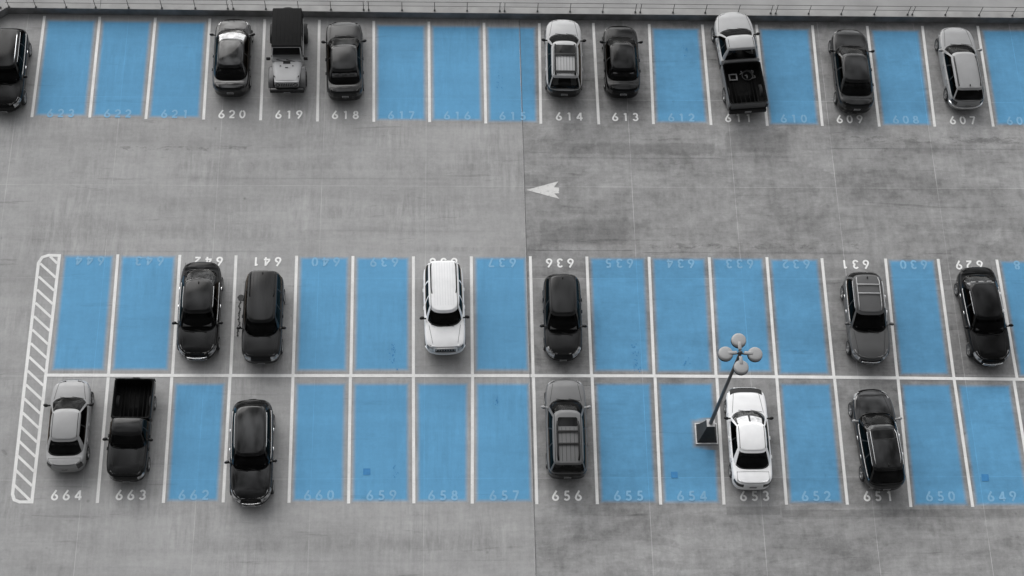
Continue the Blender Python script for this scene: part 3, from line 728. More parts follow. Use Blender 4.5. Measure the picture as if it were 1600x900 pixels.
    # grille bars
    if p.get('bars'):
        bm = bmesh.new()
        for z_ in p['bars']:
            pts = [(xx, Lf * (1 - abs(xx / Wh) ** ef[0]) ** (1 / ef[1]) + .01, z_) for xx in [p.get('barw', .42) * (k / 6 - 1) for k in range(13)]]
            add_tube(bm, pts, p.get('barr', .014), 6)
        obj('chrome_bar', bm, M['chrome'], t)
    if p.get('slots'):
        for k in range(7):
            obj('grille_slot', box(((k - 3) * .115, Lf + .0, znose - .10), (.065, .07, .17), .01), M['plastic'], t)
        bm = bmesh.new(); add_box(bm, (0, Lf - .03, znose - .10), (.86, .07, .24), .03); obj('grille_frame', bm, PAINT['silver'], t)
    # cabin
    y0 = (ys_t + yr) / 2; Wb = Wh - p.get('shoulder', .07); Wr = p.get('roofw', p['W'] - (.56 if not suv else .52)) / 2
    bf, br_ = ys_b - y0, y0 - yrb; rf, rr = ys_t - y0, y0 - yr
    cef = p.get('cef', (3.4, 7)); cer = p.get('cer', (4.5, 9) if suv else (3.6, 6.5))
    bx_c = p.get('xg', .90); xs = .958
    yB = p.get('yB', [.02]); byf = []; byr = []
    for yb_ in yB:
        for d in (-.045, .045):
            v = yb_ + d
            if v - y0 > 0: byf.append((v - y0) / bf)
            else: byr.append((y0 - v) / br_)
    cl = p.get('cpil', .62 if not suv else .90); byr.append(cl)
    cring = Ring(Wb, bf, br_, cef, cer, [bx_c, xs], [y for y in byf if 0 < y < 1], [bx_c, xs], [y for y in byr if 0 < y < 1], .09)
    cn_ = len(cring.seq); cfr = [cring.frac(q) for q in cring.seq]
    def Rz(x, y):
        u = (y - y0) / (rf if y > y0 else rr); return zr - (p.get('rfall', .05) if y > y0 else p.get('rfallr', .05)) * min(1, abs(u)) ** 2.2 - .045 * min(1.1, abs(x) / Wr) ** 2.4
    cl_levels, cmeta = [], []
    cb = [cring.pt(q, Wb, bf, br_, y0) for q in cring.seq]; ct = [cring.pt(q, Wr, rf, rr, y0) for q in cring.seq]
    def shr(pt): return Vector((pt.x * (1 - taper * min(1, abs(pt.y) / Lf) ** 2.5), pt.y))
    cb = [shr(b) for b in cb]
    for g in (0, .045, .09, .28, .5, .72, .885, .95, 1.0):
        lv = []
        for b, q in zip(cb, ct):
            gp = g + .05 * math.sin(math.pi * g) * 0
            bul = .035 * math.sin(math.pi * g)
            zb = D(b.x, b.y) - .012; ztp = Rz(q.x, q.y) - .028
            pt = b * (1 - gp) + q * gp; d = (b - Vector((0, y0))); d = d.normalized() if d.length else d
            gz = g if g < .95 else (.965 if g < 1 else 1.0)
            lv.append(Vector((pt.x + d.x * bul, pt.y + d.y * bul * 1.2, zb + (ztp - zb) * gz + bul * .25)))
        cl_levels.append(lv); cmeta.append(('wall', g))
    for r, dz in ((.965, .008), (.91, .0), (.8, 0), (.6, 0), (.4, 0), (.2, 0), (0, 0)):
        lv = []
        for q in ct:
            s_ = Vector((0, max(y0 - rr + .35, min(y0 + rf - .35, q.y)))); pt = s_ * (1 - r) + q * r
            lv.append(Vector((pt.x, pt.y, Rz(pt.x, pt.y) - dz)))
        cl_levels.append(lv); cmeta.append(('roof', r))
    def ccls(j, i, c):
        a, b = cfr[i], cfr[(i + 1) % cn_]; xf = (abs(a[0]) + abs(b[0])) / 2; yf = (a[1] + b[1]) / 2
        if cmeta[j][0] == 'roof' or cmeta[j + 1][0] == 'roof': return 'roof'
        g = (cmeta[j][1] + cmeta[j + 1][1]) / 2; yb_ = y0 + yf * (bf if yf > 0 else br_)
        s_ = 'l' if c.x < 0 else 'r'
        side = xf > xs and yf > -cl
        if g < .09:
            if side: return ('trim' if g < .045 else 'trim2') + s_
            if yf > 0 and xf < bx_c: return 'cowl'
            if yf < 0 and xf < bx_c: return 'seal' if g > .045 else 'roof'
            return 'roof'
        if g > .885: return 'roof' if g < 2 else None
        if xf < bx_c: return 'windscreen' if yf > 0 else 'rear_window'
        if side:
            for k, yy in enumerate(yB):
                if abs(yb_ - yy) < .045: return 'pillar%d%s' % (k, s_)
            return 'sw%d%s' % (sum(1 for yy in yB if yb_ > yy), s_)
        return 'roof'
    cp = emit(cl_levels, ccls, None)
    for k, bm in cp.items():
        if k == 'roof': roof = obj('roof', bm, PAINT[p.get('roofpaint', p['paint'])], t)
        elif k[:4] == 'trim': obj('window_trim', bm, M['chrome'] if (k[:5] != 'trim2' and p.get('chrome')) else (paint if k[:5] != 'trim2' else M['plastic']), t)
        elif k in ('cowl', 'seal'): obj('cowl' if k == 'cowl' else 'window_seal', bm, M['plastic'], t)
        elif k[:6] == 'pillar': obj('door_pillar', bm, M['plastic'] if not p.get('paintpil') else paint, t)
        elif k == 'windscreen': obj('windscreen', bm, M['clear' if p.get('sunshade') else 'wglass'], t)
        elif k == 'rear_window': obj('rear_window', bm, M['glass'], t)
        else: obj('side_window', bm, M['sglass'], t)
    if p.get('chrome'):
        for s_ in (-1, 1):
            for li, rad in ((2, .016), (7, .011)):
                pts = [cl_levels[li][i] + Vector((s_ * .012, 0, .004)) for i in range(cn_) if cfr[i][0] * s_ > xs and cfr[i][1] > -cl]
                pts.sort(key=lambda v: v.y)
                if len(pts) > 2: bm = bmesh.new(); add_tube(bm, pts, rad, 6); obj('chrome_trim', bm, M['bright'], t)
    # interior: dark tray with dashboard, seats
    ib = []
    for q in cring.seq[:]:
        v = cring.pt(q, Wb - .05, bf - .08, br_ - .08, y0); v = shr(v); ib.append(Vector((v.x, v.y, D(v.x, v.y) + .012)))
    bm = bmesh.new(); cvt = bm.verts.new((0, y0, D(0, y0) + .012)); vv = [bm.verts.new(v) for v in ib]
    for i in range(len(vv)): bm.faces.new((vv[i], vv[(i + 1) % len(vv)], cvt))
    if not p.get('sunshade'): add_box(bm, (0, ys_b - .42, zbelt + .04), (Wb * 1.5, .38, .1), .04)
    obj('interior', bm, M['inter'], t)
    st_m = M[p.get('seats', 'seat')]
    for sx in (-.36, .36):
        bm = bmesh.new(); ysf = ys_t - .48
        add_box(bm, (sx, ysf, zbelt + .12), (.46, .14, .26), .05, Matrix.Rotation(R(12), 3, 'X')); add_box(bm, (sx, ysf - .05, zbelt + .31), (.25, .1, .14), .04)
        obj('seat', bm, st_m, t)
    if not bed and yr < -.6:
        bm = bmesh.new(); ysr = (yr - .10) if not suv else max(yr + .05, ys_t - 1.45)
        add_box(bm, (0, ysr, zbelt + .06), (Wb * 1.5, .16, .2), .05)
        for sx in (-.38, 0, .38): add_box(bm, (sx, ysr - .04, zbelt + .2), (.24, .09, .13), .035)
        obj('seat', bm, st_m, t)
    # details that follow the surfaces
    def patch(fn, x0, x1, ya, yb_, dz, nx=6, ny=6, skew=0, rnd=0):
        V, Fc = [], []
        for j in range(ny + 1):
            for i in range(nx + 1):
                v = j / ny; u = i / nx; yy = ya + (yb_ - ya) * v
                ins = 0
                if rnd: e = min(v, 1 - v) * abs(yb_ - ya); ins = rnd * (1 - min(1, e / rnd)) ** 2
                xx = (x0 + ins) + (x1 - x0 - 2 * ins) * u + skew * v
                V.append((xx, yy, fn(xx, yy) + dz))
        for j in range(ny):
            for i in range(nx):
                a = j * (nx + 1) + i; Fc.append((a, a + 1, a + nx + 2, a + nx + 1))
        return V, Fc
    # hood cut lines
    hw = p.get('hoodw', .66) * Wh
    gp_ = []
    for s_ in (-1, 1):
        gp_.append(patch(D, s_ * (hw + .10) - .008, s_ * (hw + .10) + .008, ys_b - .1, Lf - .30, .004, 1, 14, skew=-s_ * p.get('hoodtaper', .14)))
    if not bed and not suv and yrb > -Lr + .2:
        for s_ in (-1, 1): gp_.append(patch(D, s_ * Wb * .84 - .007, s_ * Wb * .84 + .007, yrb - .05, -Lr + .12, .004, 1, 6))
        gp_.append(patch(D, -Wb * .84, Wb * .84, yrb - .07, yrb - .085, .005, 8, 1))
    for g_ in gp_: obj('panel_gap', g_, M['plastic'], t)
    # door shut lines down the side
    gp_ = []
    for s_ in (-1, 1):
        for yd in [ys_b - .12] + list(yB[:1]) + [max(yB[-1] - .95, -Lr + 1.15)]:
            V = []
            for k in range(7):
                z_ = zlow + .12 + (D(Wh - .09, yd) - zlow - .14) * k / 6
                xo = s_ * (Wh * (1 - taper * (abs(yd) / Lf) ** 2.5) + .004 - (.03 if k == 6 else 0))
                V += [(xo, yd - .006, z_), (xo, yd + .006, z_)]
            gp_.append((V, [(2 * k, 2 * k + 1, 2 * k + 3, 2 * k + 2) for k in range(6)]))
    obj('door_seam', merge(gp_), M['plastic'], t)
    for s_ in (-1, 1):
        for yd in (yB[0] + .16, max(yB[0] - .72, -Lr + 1.3)):
            if bed and yd < p['bed_front'] + .2: continue
            obj('door_handle', box((s_ * (Wh + .012), yd, zlow + (D(Wh, yd) - zlow) * .86), (.04, .17, .035), .012), M['chrome'] if p.get('chrome') or p.get('hchrome') else paint, t)
    # wipers
    bm = bmesh.new()
    for xx in (-.42, .12):
        add_tube(bm, [(xx, ys_b + .0, D(xx, ys_b) + .03), (xx + .5, ys_b - .1, D(xx + .5, ys_b - .1) + .075)], .011, 5)
    obj('wiper', bm, M['plastic'], t)
    # mirrors
    for s_ in (-1, 1):
        ym = ys_b - p.get('my', .42); bm = ellipsoid((s_ * (Wh + .10), ym, zbelt + .06), (.115, .075, .075), Matrix.Rotation(R(s_ * 14), 3, 'Z'))
        add_box(bm, (s_ * (Wh - .02), ym + .01, zbelt + .01), (.16, .07, .05), .015)
        obj('mirror', bm, PAINT[p.get('mirror', p['paint'])] if p.get('mirror') != 'plastic' else M['plastic'], t)
    # wheels
    tm, rm_ = wheel_meshes(wr, p.get('darkrim', False))
    for s_ in (-1, 1):
        for yw in (ywf, ywr):
            w_ = thing('wheel', None, None, (s_ * (Wh - .115), yw, wr), 0); del_keys = [k for k in w_.keys()]
            w_.parent = t
            link_mesh('tyre', tm, w_); link_mesh('rim', rm_, w_, rot=(0, 0, 0 if s_ > 0 else math.pi))
    # plates
    def plate(sign, z_, w_=.32, h_=.15):
        yy = sign * (L / 2 + .012)
        o_ = obj('number_plate', box((p.get('platex', 0), yy, z_), (w_, .014, h_), .004, None), M['plate'], t)
        bm = bmesh.new()
        for k in range(5): add_box(bm, (p.get('platex', 0) + (k - 2) * .05, yy + sign * .008, z_ - .005), (.026, .006, .07))
        obj('plate_character', bm, M['plastic'], o_, smooth=False)
    if p.get('plate_f', True): plate(1, p.get('zpf', .46))
    if p.get('plate_r', True) and not bed: plate(-1, p.get('zpr', .72))
    # roof kit
    if p.get('sunroof'):
        a, b = p['sunroof']; sw = p.get('sunw', Wr * .72)
        obj('sunroof', patch(Rz, -sw, sw, a, b, .006, 8, 8, rnd=.05), M['sgloss'], t)
        if p.get('sunframe'): obj('sunroof_frame', patch(Rz, -sw - .05, sw + .05, a + .05, b - .05, .003, 8, 8, rnd=.05), M['plastic'], t)
    if p.get('rails'):
        a, b = p['rails']; rx = p.get('railx', Wr * .86)
        for s_ in (-1, 1):
            pts = [(s_ * (rx - .03 * (k in (0, 8))), a + (b - a) * k / 8, Rz(rx, a + (b - a) * k / 8) + (.055 if 0 < k < 8 else .0)) for k in range(9)]
            bm = bmesh.new(); add_tube(bm, pts, p.get('railr', .02), 8); obj('roof_rail', bm, M[p.get('railm', 'plastic')], t)
        for yb_ in p.get('xbars', []):
            bm = bmesh.new(); add_box(bm, (0, yb_, Rz(0, yb_) + .05), (2 * rx, p.get('xbw', .06), .03), .01); obj('cross_bar', bm, M[p.get('xbarm', p.get('railm', 'plastic'))], t)
    if p.get('ribs'):
        k_, a, b, hw_ = p['ribs']
        obj('roof_groove', merge([patch(Rz, xx - .008, xx + .008, a, b, .004, 1, 12) for xx in [(-hw_ + 2 * hw_ * i / (k_ - 1)) for i in range(k_)]]), M['plastic'] if p['paint'] != 'white' else M['ribw'], t)
    if True:
        for s_ in (-1, 1): obj('roof_groove', merge([patch(Rz, s_ * Wr * .90 - .012, s_ * Wr * .90 + .012, ys_t - .12, yr + .12, .004, 1, 16)]), M['plastic'], t)
    if p.get('antenna'):
        bm = ellipsoid((0, yr + .15, Rz(0, yr + .15) + .03), (.025, .07, .035)); obj('antenna', bm, M['plastic'], t)
    if p.get('sunshade'):
        N1, N2 = 12, 5
        for ua, ub in (((-.97, .97),) if p['sunshade'] == 1 else ((-.84, -.07), (.07, .84))):
            V, Fc = [], []
            for j in range(N2 + 1):
                for i in range(N1 + 1):
                    u = ua + (ub - ua) * i / N1; v = j / N2
                    if p['sunshade'] == 2: v = .16 + .68 * v; u += (.05 * (1 - 2 * abs(j / N2 - .5)) if abs(u) > .5 else 0) * (1 if u > 0 else -1)
                    else: v = .10 + .9 * v
                    yy = ys_b - .19 + (ys_t - ys_b + .12) * v - .19 * u * u; ww = (Wb - .14) * (1 - v) + (Wr - .09) * v
                    zz_ = D(0, ys_b) + .065 + (zr - .16 - D(0, ys_b)) * v + (.012 * math.sin(i * 2.1) if p['sunshade'] == 1 else 0)
                    V.append((u * ww, yy, zz_))
            for j in range(N2):
                for i in range(N1): a = j * (N1 + 1) + i; Fc.append((a, a + 1, a + N1 + 2, a + N1 + 1))
            obj('sunshade', (V, Fc), M['shade'], t)
    if p.get('noseband'):
        V, Fc = [], []
        for k in range(25):
            u = k / 12 - 1; xx = u * Wh * .80; ye = Lf * (1 - abs(xx / Wh) ** ef[0]) ** (1 / ef[1]) - .10
            for m_ in range(4): yy = ye - m_ * .085; V.append((xx, yy, D(xx, yy) + .014))
        for k in range(24):
            for m_ in range(3): Fc.append((k * 4 + m_, k * 4 + m_ + 1, k * 4 + m_ + 5, k * 4 + m_ + 4))
        obj('hood_guard', (V, Fc), M['plastic'], t)
    if p.get('spoiler'):
        ysp = p['spoiler']; bm = bmesh.new(); add_box(bm, (0, ysp, zt + .05), (Wh * 1.6, .16, .035), .015); obj('spoiler', bm, M['plastic'] if p.get('spdark') else paint, t)
    if p.get('bumper_bar'):
        s_, z_, w_ = p['bumper_bar']; bm = bmesh.new()
        pts = [(xx, s_ * (L / 2 * (1 - min(.995, abs(xx) / Wh) ** 3.0) ** (1 / 8.) + .02), z_) for xx in [Wh * .93 * (k / 8 - 1) for k in range(17)]]
        add_tube(bm, pts, w_, 8); obj('bumper', bm, M[p.get('bumperm', 'plastic')] if p.get('bumperm') != 'paint' else paint, t)
    if bed:
        bf_ = p['bed_front']; yb_ = -L / 2; cy = (bf_ - .03 + yb_) / 2; hl_ = (bf_ - .03 - yb_) / 2; zt_ = p['zbed']; zf = zt_ - .5
        bring = Ring(Wh, hl_, hl_, (40, 60), (24, 40), [.9], [], [.9], [], .08)
        lv = []; lf = []
        for ins, z_ in ((.06, zlow + .04), (.02, zlow + .16), (.005, zlow + .3), (0, zlow + .42), (0, zt_ - .2), (.008, zt_ - .1), (.015, zt_ - .03), (.03, zt_), (.085, zt_), (.095, zt_ - .03), (.10, zf), (.5, zf + .002), (.80, zf + .004)):
            row = []
            for q in bring.seq:
                b_ = bring.pt(q, Wh, hl_, hl_, cy); nn = bring.normal(q, Wh, hl_, hl_)
                x_ = b_.x * (1 - ins / Wh) if ins > .2 else b_.x - math.copysign(min(ins, abs(b_.x)), b_.x) * (abs(b_.x) > Wh * .5); yy = b_.y - math.copysign(ins, b_.y - cy) * (abs(b_.y - cy) > hl_ * .5) if ins < .2 else cy + (b_.y - cy) * (1 - ins / Wh)
                v = Vector((x_, yy, z_))
                if abs(nn.x) > .6 and ins < .09:
                    d = Vector((v.y - ywr, v.z - wr)); ra = wr + .06
                    if abs(d.length - ra) < .045 and v.z > wr * .6: d = d.normalized() * ra; v.y = ywr + d.x; v.z = wr + d.y
                row.append(v)
            lv.append(row)
        m_ = len(bring.seq)
        def bcls(j, i, c):
            if j < 6 and math.hypot(c.y - ywr, c.z - wr) < wr + .055 and abs(c.x) > Wh * .8: return None
            if j >= 9 or (p.get('liner') and j >= 7): return 'bed_liner'
            if c.y < yb_ + .12 and abs(c.x) < Wh * .86 and 2 < j < 9: return 'tailgate'
            return 'bed'
        for k, bm in emit(lv, bcls, None).items():
            if k == 'bed_liner':
                add_box(bm, (0, cy, zf - .012), (Wh * 1.2, hl_ * 1.7, .03))
                for q_ in range(7): add_box(bm, ((q_ - 3) * Wh * .23, cy, zf + .012), (.05, hl_ * 1.8, .03), .006)
            obj(k, bm, PAINT[p.get('bed_shade', p['paint'])] if k != 'bed_liner' else PAINT['matte'], t)  # a darker bed colour paints in the shade on its sides
        for s_ in (-1, 1): obj('taillight', box((s_ * (Wh - .06), yb_ - .004, zt_ - .25), (.11, .05, .3), .01), M['lampr'], t)
        obj('rear_bumper', box((0, yb_ - .07, zlow + .25), (2 * Wh - .12, .2, .2), .04), M[p.get('rbm', 'plastic')], t)
        obj('number_plate', box((0, yb_ - .178, zlow + .30), (.32, .014, .14), .003), M['plate'], t)
    return t

SED = dict(W=1.80, zroof=1.43, zhood=.93, zbelt=.98, ztail=1.0, yB=[-.28])
def S(**k): d = dict(SED); d.update(k); return d
def U(**k): d = dict(W=1.84, suv=True, zroof=1.72, zhood=1.08, zbelt=1.10, yB=[-.15, -1.05], er=(4.5, 14), cer=(6, 12), cpil=.93); d.update(k); return d
GT = 'cars parked in the far row'; GM = 'cars parked in the middle row'; GL = 'cars parked in the near row'
SPECS = [
 ('parked_suv', 'black crossover cut off by the left edge, beside the wall corner', (-20.92, 43.95), 1.1 + 180, GT, U(L=4.5, paint='jet', cat='SUV', zroof=1.62, zhood=1.0, zbelt=1.04, ws=(1.10, .42), roof_rear=-1.75, rw=-2.1, rails=(.15, -1.5), railm='chrome', chrome=True, swept=True, er=(3.4, 10))),
 ('parked_sedan', 'black sedan in bay 620 with a foil sunshade in its windscreen', (-10.17, 44.87), .6, GT, S(L=4.38, paint='black', ws=(1.38, .44), roof_rear=-1.07, rw=-1.68, sunshade=1, swept=True, tlx=.97)),
 ('parked_sedan', 'dark grey sedan in bay 618 beside the two-tone off-roader', (-4.71, 44.74), 2.5, GT, S(L=4.45, paint='graphite', ws=(1.16, .27), roof_rear=-1.10, rw=-1.74, ef=(3.2, 9), er=(4, 12), seats='seatl', mirror='plastic', hoodtaper=.08)),
 ('parked_suv', 'silver crossover in bay 614 with sunroof and dark roof bars', (6.03, 44.92), -.8, GT, U(L=4.40, W=1.80, paint='pale', cat='SUV', zroof=1.68, zhood=1.03, zbelt=1.04, ws=(1.11, .25), roof_rear=-1.72, rw=-2.1, sunroof=(.02, -.42), sunframe=True, sunw=.42, rails=(.1, -1.65), railx=.50, railr=.042, xbw=.11, xbars=[-.55, -1.50], ribs=(6, -.6, -1.45, .36), clad=True, cladf=.88, darktail=True, mirror='plastic', er=(3.4, 10))),  # dark sides and tail are shade painted onto a silver body
 ('parked_sedan', 'small black sedan in bay 613 beside the silver sunroof crossover', (8.88, 44.80), .1, GT, S(L=4.10, W=1.74, paint='jet', ws=(1.19, .45), roof_rear=-1.01, rw=-1.46, ztail=1.0)),
 ('pickup_truck', 'silver pickup in bay 611 with scraps in its open black bed', (14.69, 44.78), 5.2, GT, dict(L=5.5, W=1.96, paint='pale', cat='pickup truck', bed=True, bed_front=-.30, zbed=1.08, suv=True, zroof=1.84, zhood=1.18, zbelt=1.16, znose=1.05, ws=(1.55, .72), roof_rear=-.02, rw=-.24, yB=[.42], cpil=.70, cer=(7, 8), roofw=1.36, hoodw=.74, wr=.40, ro=1.0, fo=.95, rfallr=.02, liner=True, bed_shade='grey', mirror='plastic', clad=True, cladf=.62, xg=.88, bpil=True)),  # bed and lower sides darkened in colour to stand for shade
 ('parked_sedan', 'dark charcoal sedan in bay 609 between two blue bays', (20.32, 44.36), -.6, GT, S(L=4.78, W=1.84, paint='charcoal', ws=(1.22, .36), roof_rear=-1.14, rw=-1.82, chrome=False, hchrome=False, tlx=.98)),
 ('parked_wagon', 'silver estate car in bay 607 with black roof rails', (25.78, 44.58), 1.3, GT, U(L=4.68, W=1.80, paint='silver', cat='station wagon', zroof=1.46, zhood=.93, zbelt=.97, ws=(1.10, .27), roof_rear=-1.78, rw=-2.2, rails=(.1, -1.65), antenna=True, er=(3.4, 10), wr=.33, zlow=.2, bumper_bar=(-1, .55, .05), bumperm='chrome', clad=False)),
 ('parked_sedan', 'black sedan in bay 642 with a glossy rear window and chrome side trim', (-10.89, 31.21), 180.4, GM, S(L=4.72, W=1.86, paint='charcoal', ws=(1.23, .37), roof_rear=-1.17, rw=-1.93, chrome=True, swept=True, bars=[.60, .66, .42], barw=.44, antenna=True)),
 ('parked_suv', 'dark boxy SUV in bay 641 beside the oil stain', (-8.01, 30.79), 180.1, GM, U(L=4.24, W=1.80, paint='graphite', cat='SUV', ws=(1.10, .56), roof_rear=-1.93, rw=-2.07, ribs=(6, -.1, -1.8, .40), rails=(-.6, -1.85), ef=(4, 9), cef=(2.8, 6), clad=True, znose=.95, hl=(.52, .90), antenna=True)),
 ('parked_suv', 'white boxy SUV in bay 638 with black roof rails and slotted grille', (.16, 31.28), 181.7, GM, U(L=4.30, W=1.84, paint='white', cat='SUV', ws=(1.08, .56), roof_rear=-1.95, rw=-2.1, ribs=(8, .3, -1.85, .42), rails=(-.3, -1.85), ef=(5, 12), cef=(2.8, 6), clad=False, znose=.98, slots=True, mirror='plastic', bumper_bar=(1, .58, .07), bumperm='paint', paintpil=True, yB=[-.1, -1.0], hl=(.66, .93))),
 ('parked_hatchback', 'dark grey hatchback in bay 636 with bright headlights', (5.55, 30.89), 179.7, GM, S(L=4.14, W=1.74, paint='graphite', cat='hatchback', suv=True, zroof=1.44, zhood=.94, zbelt=.98, ws=(1.05, .16), roof_rear=-1.75, rw=-2.0, cpil=.86, er=(3.4, 10), cer=(4, 8), wr=.32, zlow=.2, hl=(.52, .94), hlf=(.5, .99), swept=True, antenna=True, yB=[-.35])),
 ('parked_suv', 'grey crossover in bay 631 with silver roof rails and crossbars', (19.53, 30.88), 179.5, GM, S(L=4.52, W=1.86, paint='slate', cat='SUV', suv=True, zroof=1.60, zhood=1.0, zbelt=1.03, ws=(.95, .16), roof_rear=-1.72, rw=-2.12, cpil=.84, er=(2.8, 8), cer=(3.4, 7), rails=(.05, -1.6), railm='satin', xbars=[-.75, -1.2], xbw=.05, swept=True, chrome=True, bars=[.62, .68], yB=[-.35], antenna=True, railx=.52)),
 ('parked_sedan', 'jet black sedan in bay 629 with pale seats at the right edge', (25.02, 30.97), 182.9, GM, S(L=4.84, W=1.86, paint='jet', ws=(1.14, .43), roof_rear=-1.31, rw=-1.97, chrome=True, swept=True, bars=[.60, .50], barw=.46, barr=.018, seats='seatl')),
 ('parked_sedan', 'silver sedan in bay 664 beside the hatched island', (-16.21, 25.74), .9, GL, S(L=4.28, W=1.76, paint='silver', ws=(1.15, .35), roof_rear=-.99, rw=-1.62, mirror='plastic', tlf=(.55, .97), ditch=True)),
 ('pickup_truck', 'dark pickup in bay 663 with an empty black bed', (-13.50, 25.44), 179.1, GL, dict(L=4.60, W=1.76, paint='charcoal', cat='pickup truck', bed=True, bed_front=-.36, zbed=1.05, suv=True, zroof=1.66, zhood=1.05, zbelt=1.06, ws=(1.02, .50), roof_rear=-.22, rw=-.33, yB=[.2], cpil=.85, cer=(9, 14), roofw=1.28, wr=.34, liner=True, roofpaint='graphite', ef=(4, 10), hl=(.62, .93), hlf=(.72, .93), mirror='plastic', znose=.93)),
 ('parked_wagon', 'long black estate car in bay 661 with chrome window trim', (-8.20, 24.44), 181.8, GL, U(L=4.78, W=1.86, paint='black', cat='station wagon', zroof=1.45, zhood=.94, zbelt=.97, ws=(1.01, .38), roof_rear=-1.84, rw=-2.25, er=(3.2, 9), cer=(3.6, 7), wr=.33, zlow=.2, chrome=True, swept=True, bars=[.66, .36], barw=.40, hl=(.55, .955), cpil=.8, yB=[-.2])),
 ('parked_suv', 'grey SUV in bay 656 with sunroof and two dark crossbars', (5.54, 25.48), -.1, GL, U(L=4.62, W=1.80, paint='grey', cat='SUV', ws=(1.22, .40), roof_rear=-1.99, rw=-2.22, sunroof=(.13, -.30), sunw=.43, rails=(-.05, -1.85), railx=.47, railr=.042, xbars=[-.55, -1.12], xbw=.09, ribs=(4, -.35, -1.9, .27), ef=(3.6, 9), mirror='silver', clad=True, cladf=.88, darktail=True)),  # dark sides and tail are painted shade, the body is grey
 ('parked_sedan', 'white sedan in bay 653 with folding sunshades by the lamp post', (13.64, 25.08), -.1, GL, S(L=4.78, W=1.80, paint='white', ws=(1.13, .35), roof_rear=-.92, rw=-1.68, sunshade=2, mirror='plastic', ef=(3.4, 10), er=(4, 12), spoiler=None, ztail=1.0, tlf=(.66, .9), tl0=.5, noseband=True, cef=(2.6, 6))),
 ('parked_suv', 'black crossover in bay 651 with a dark sunroof', (19.39, 24.96), 3.2, GL, U(L=4.76, W=1.86, paint='black', cat='SUV', zroof=1.64, zhood=1.0, zbelt=1.04, ws=(1.14, .23), roof_rear=-1.73, rw=-2.25, sunroof=(.05, -.35), sunw=.46, sunframe=True, er=(3.2, 10), cer=(5, 10), chrome=True, swept=True, cpil=.86, antenna=True, rails=(.05, -1.5), railm='bright', railr=.013, hoodtaper=.22, mirror='silver', cef=(4, 8))),
]
for nm_, lb, loc, h, g, p in SPECS: make_car(nm_, lb, loc, R(h), g, p)

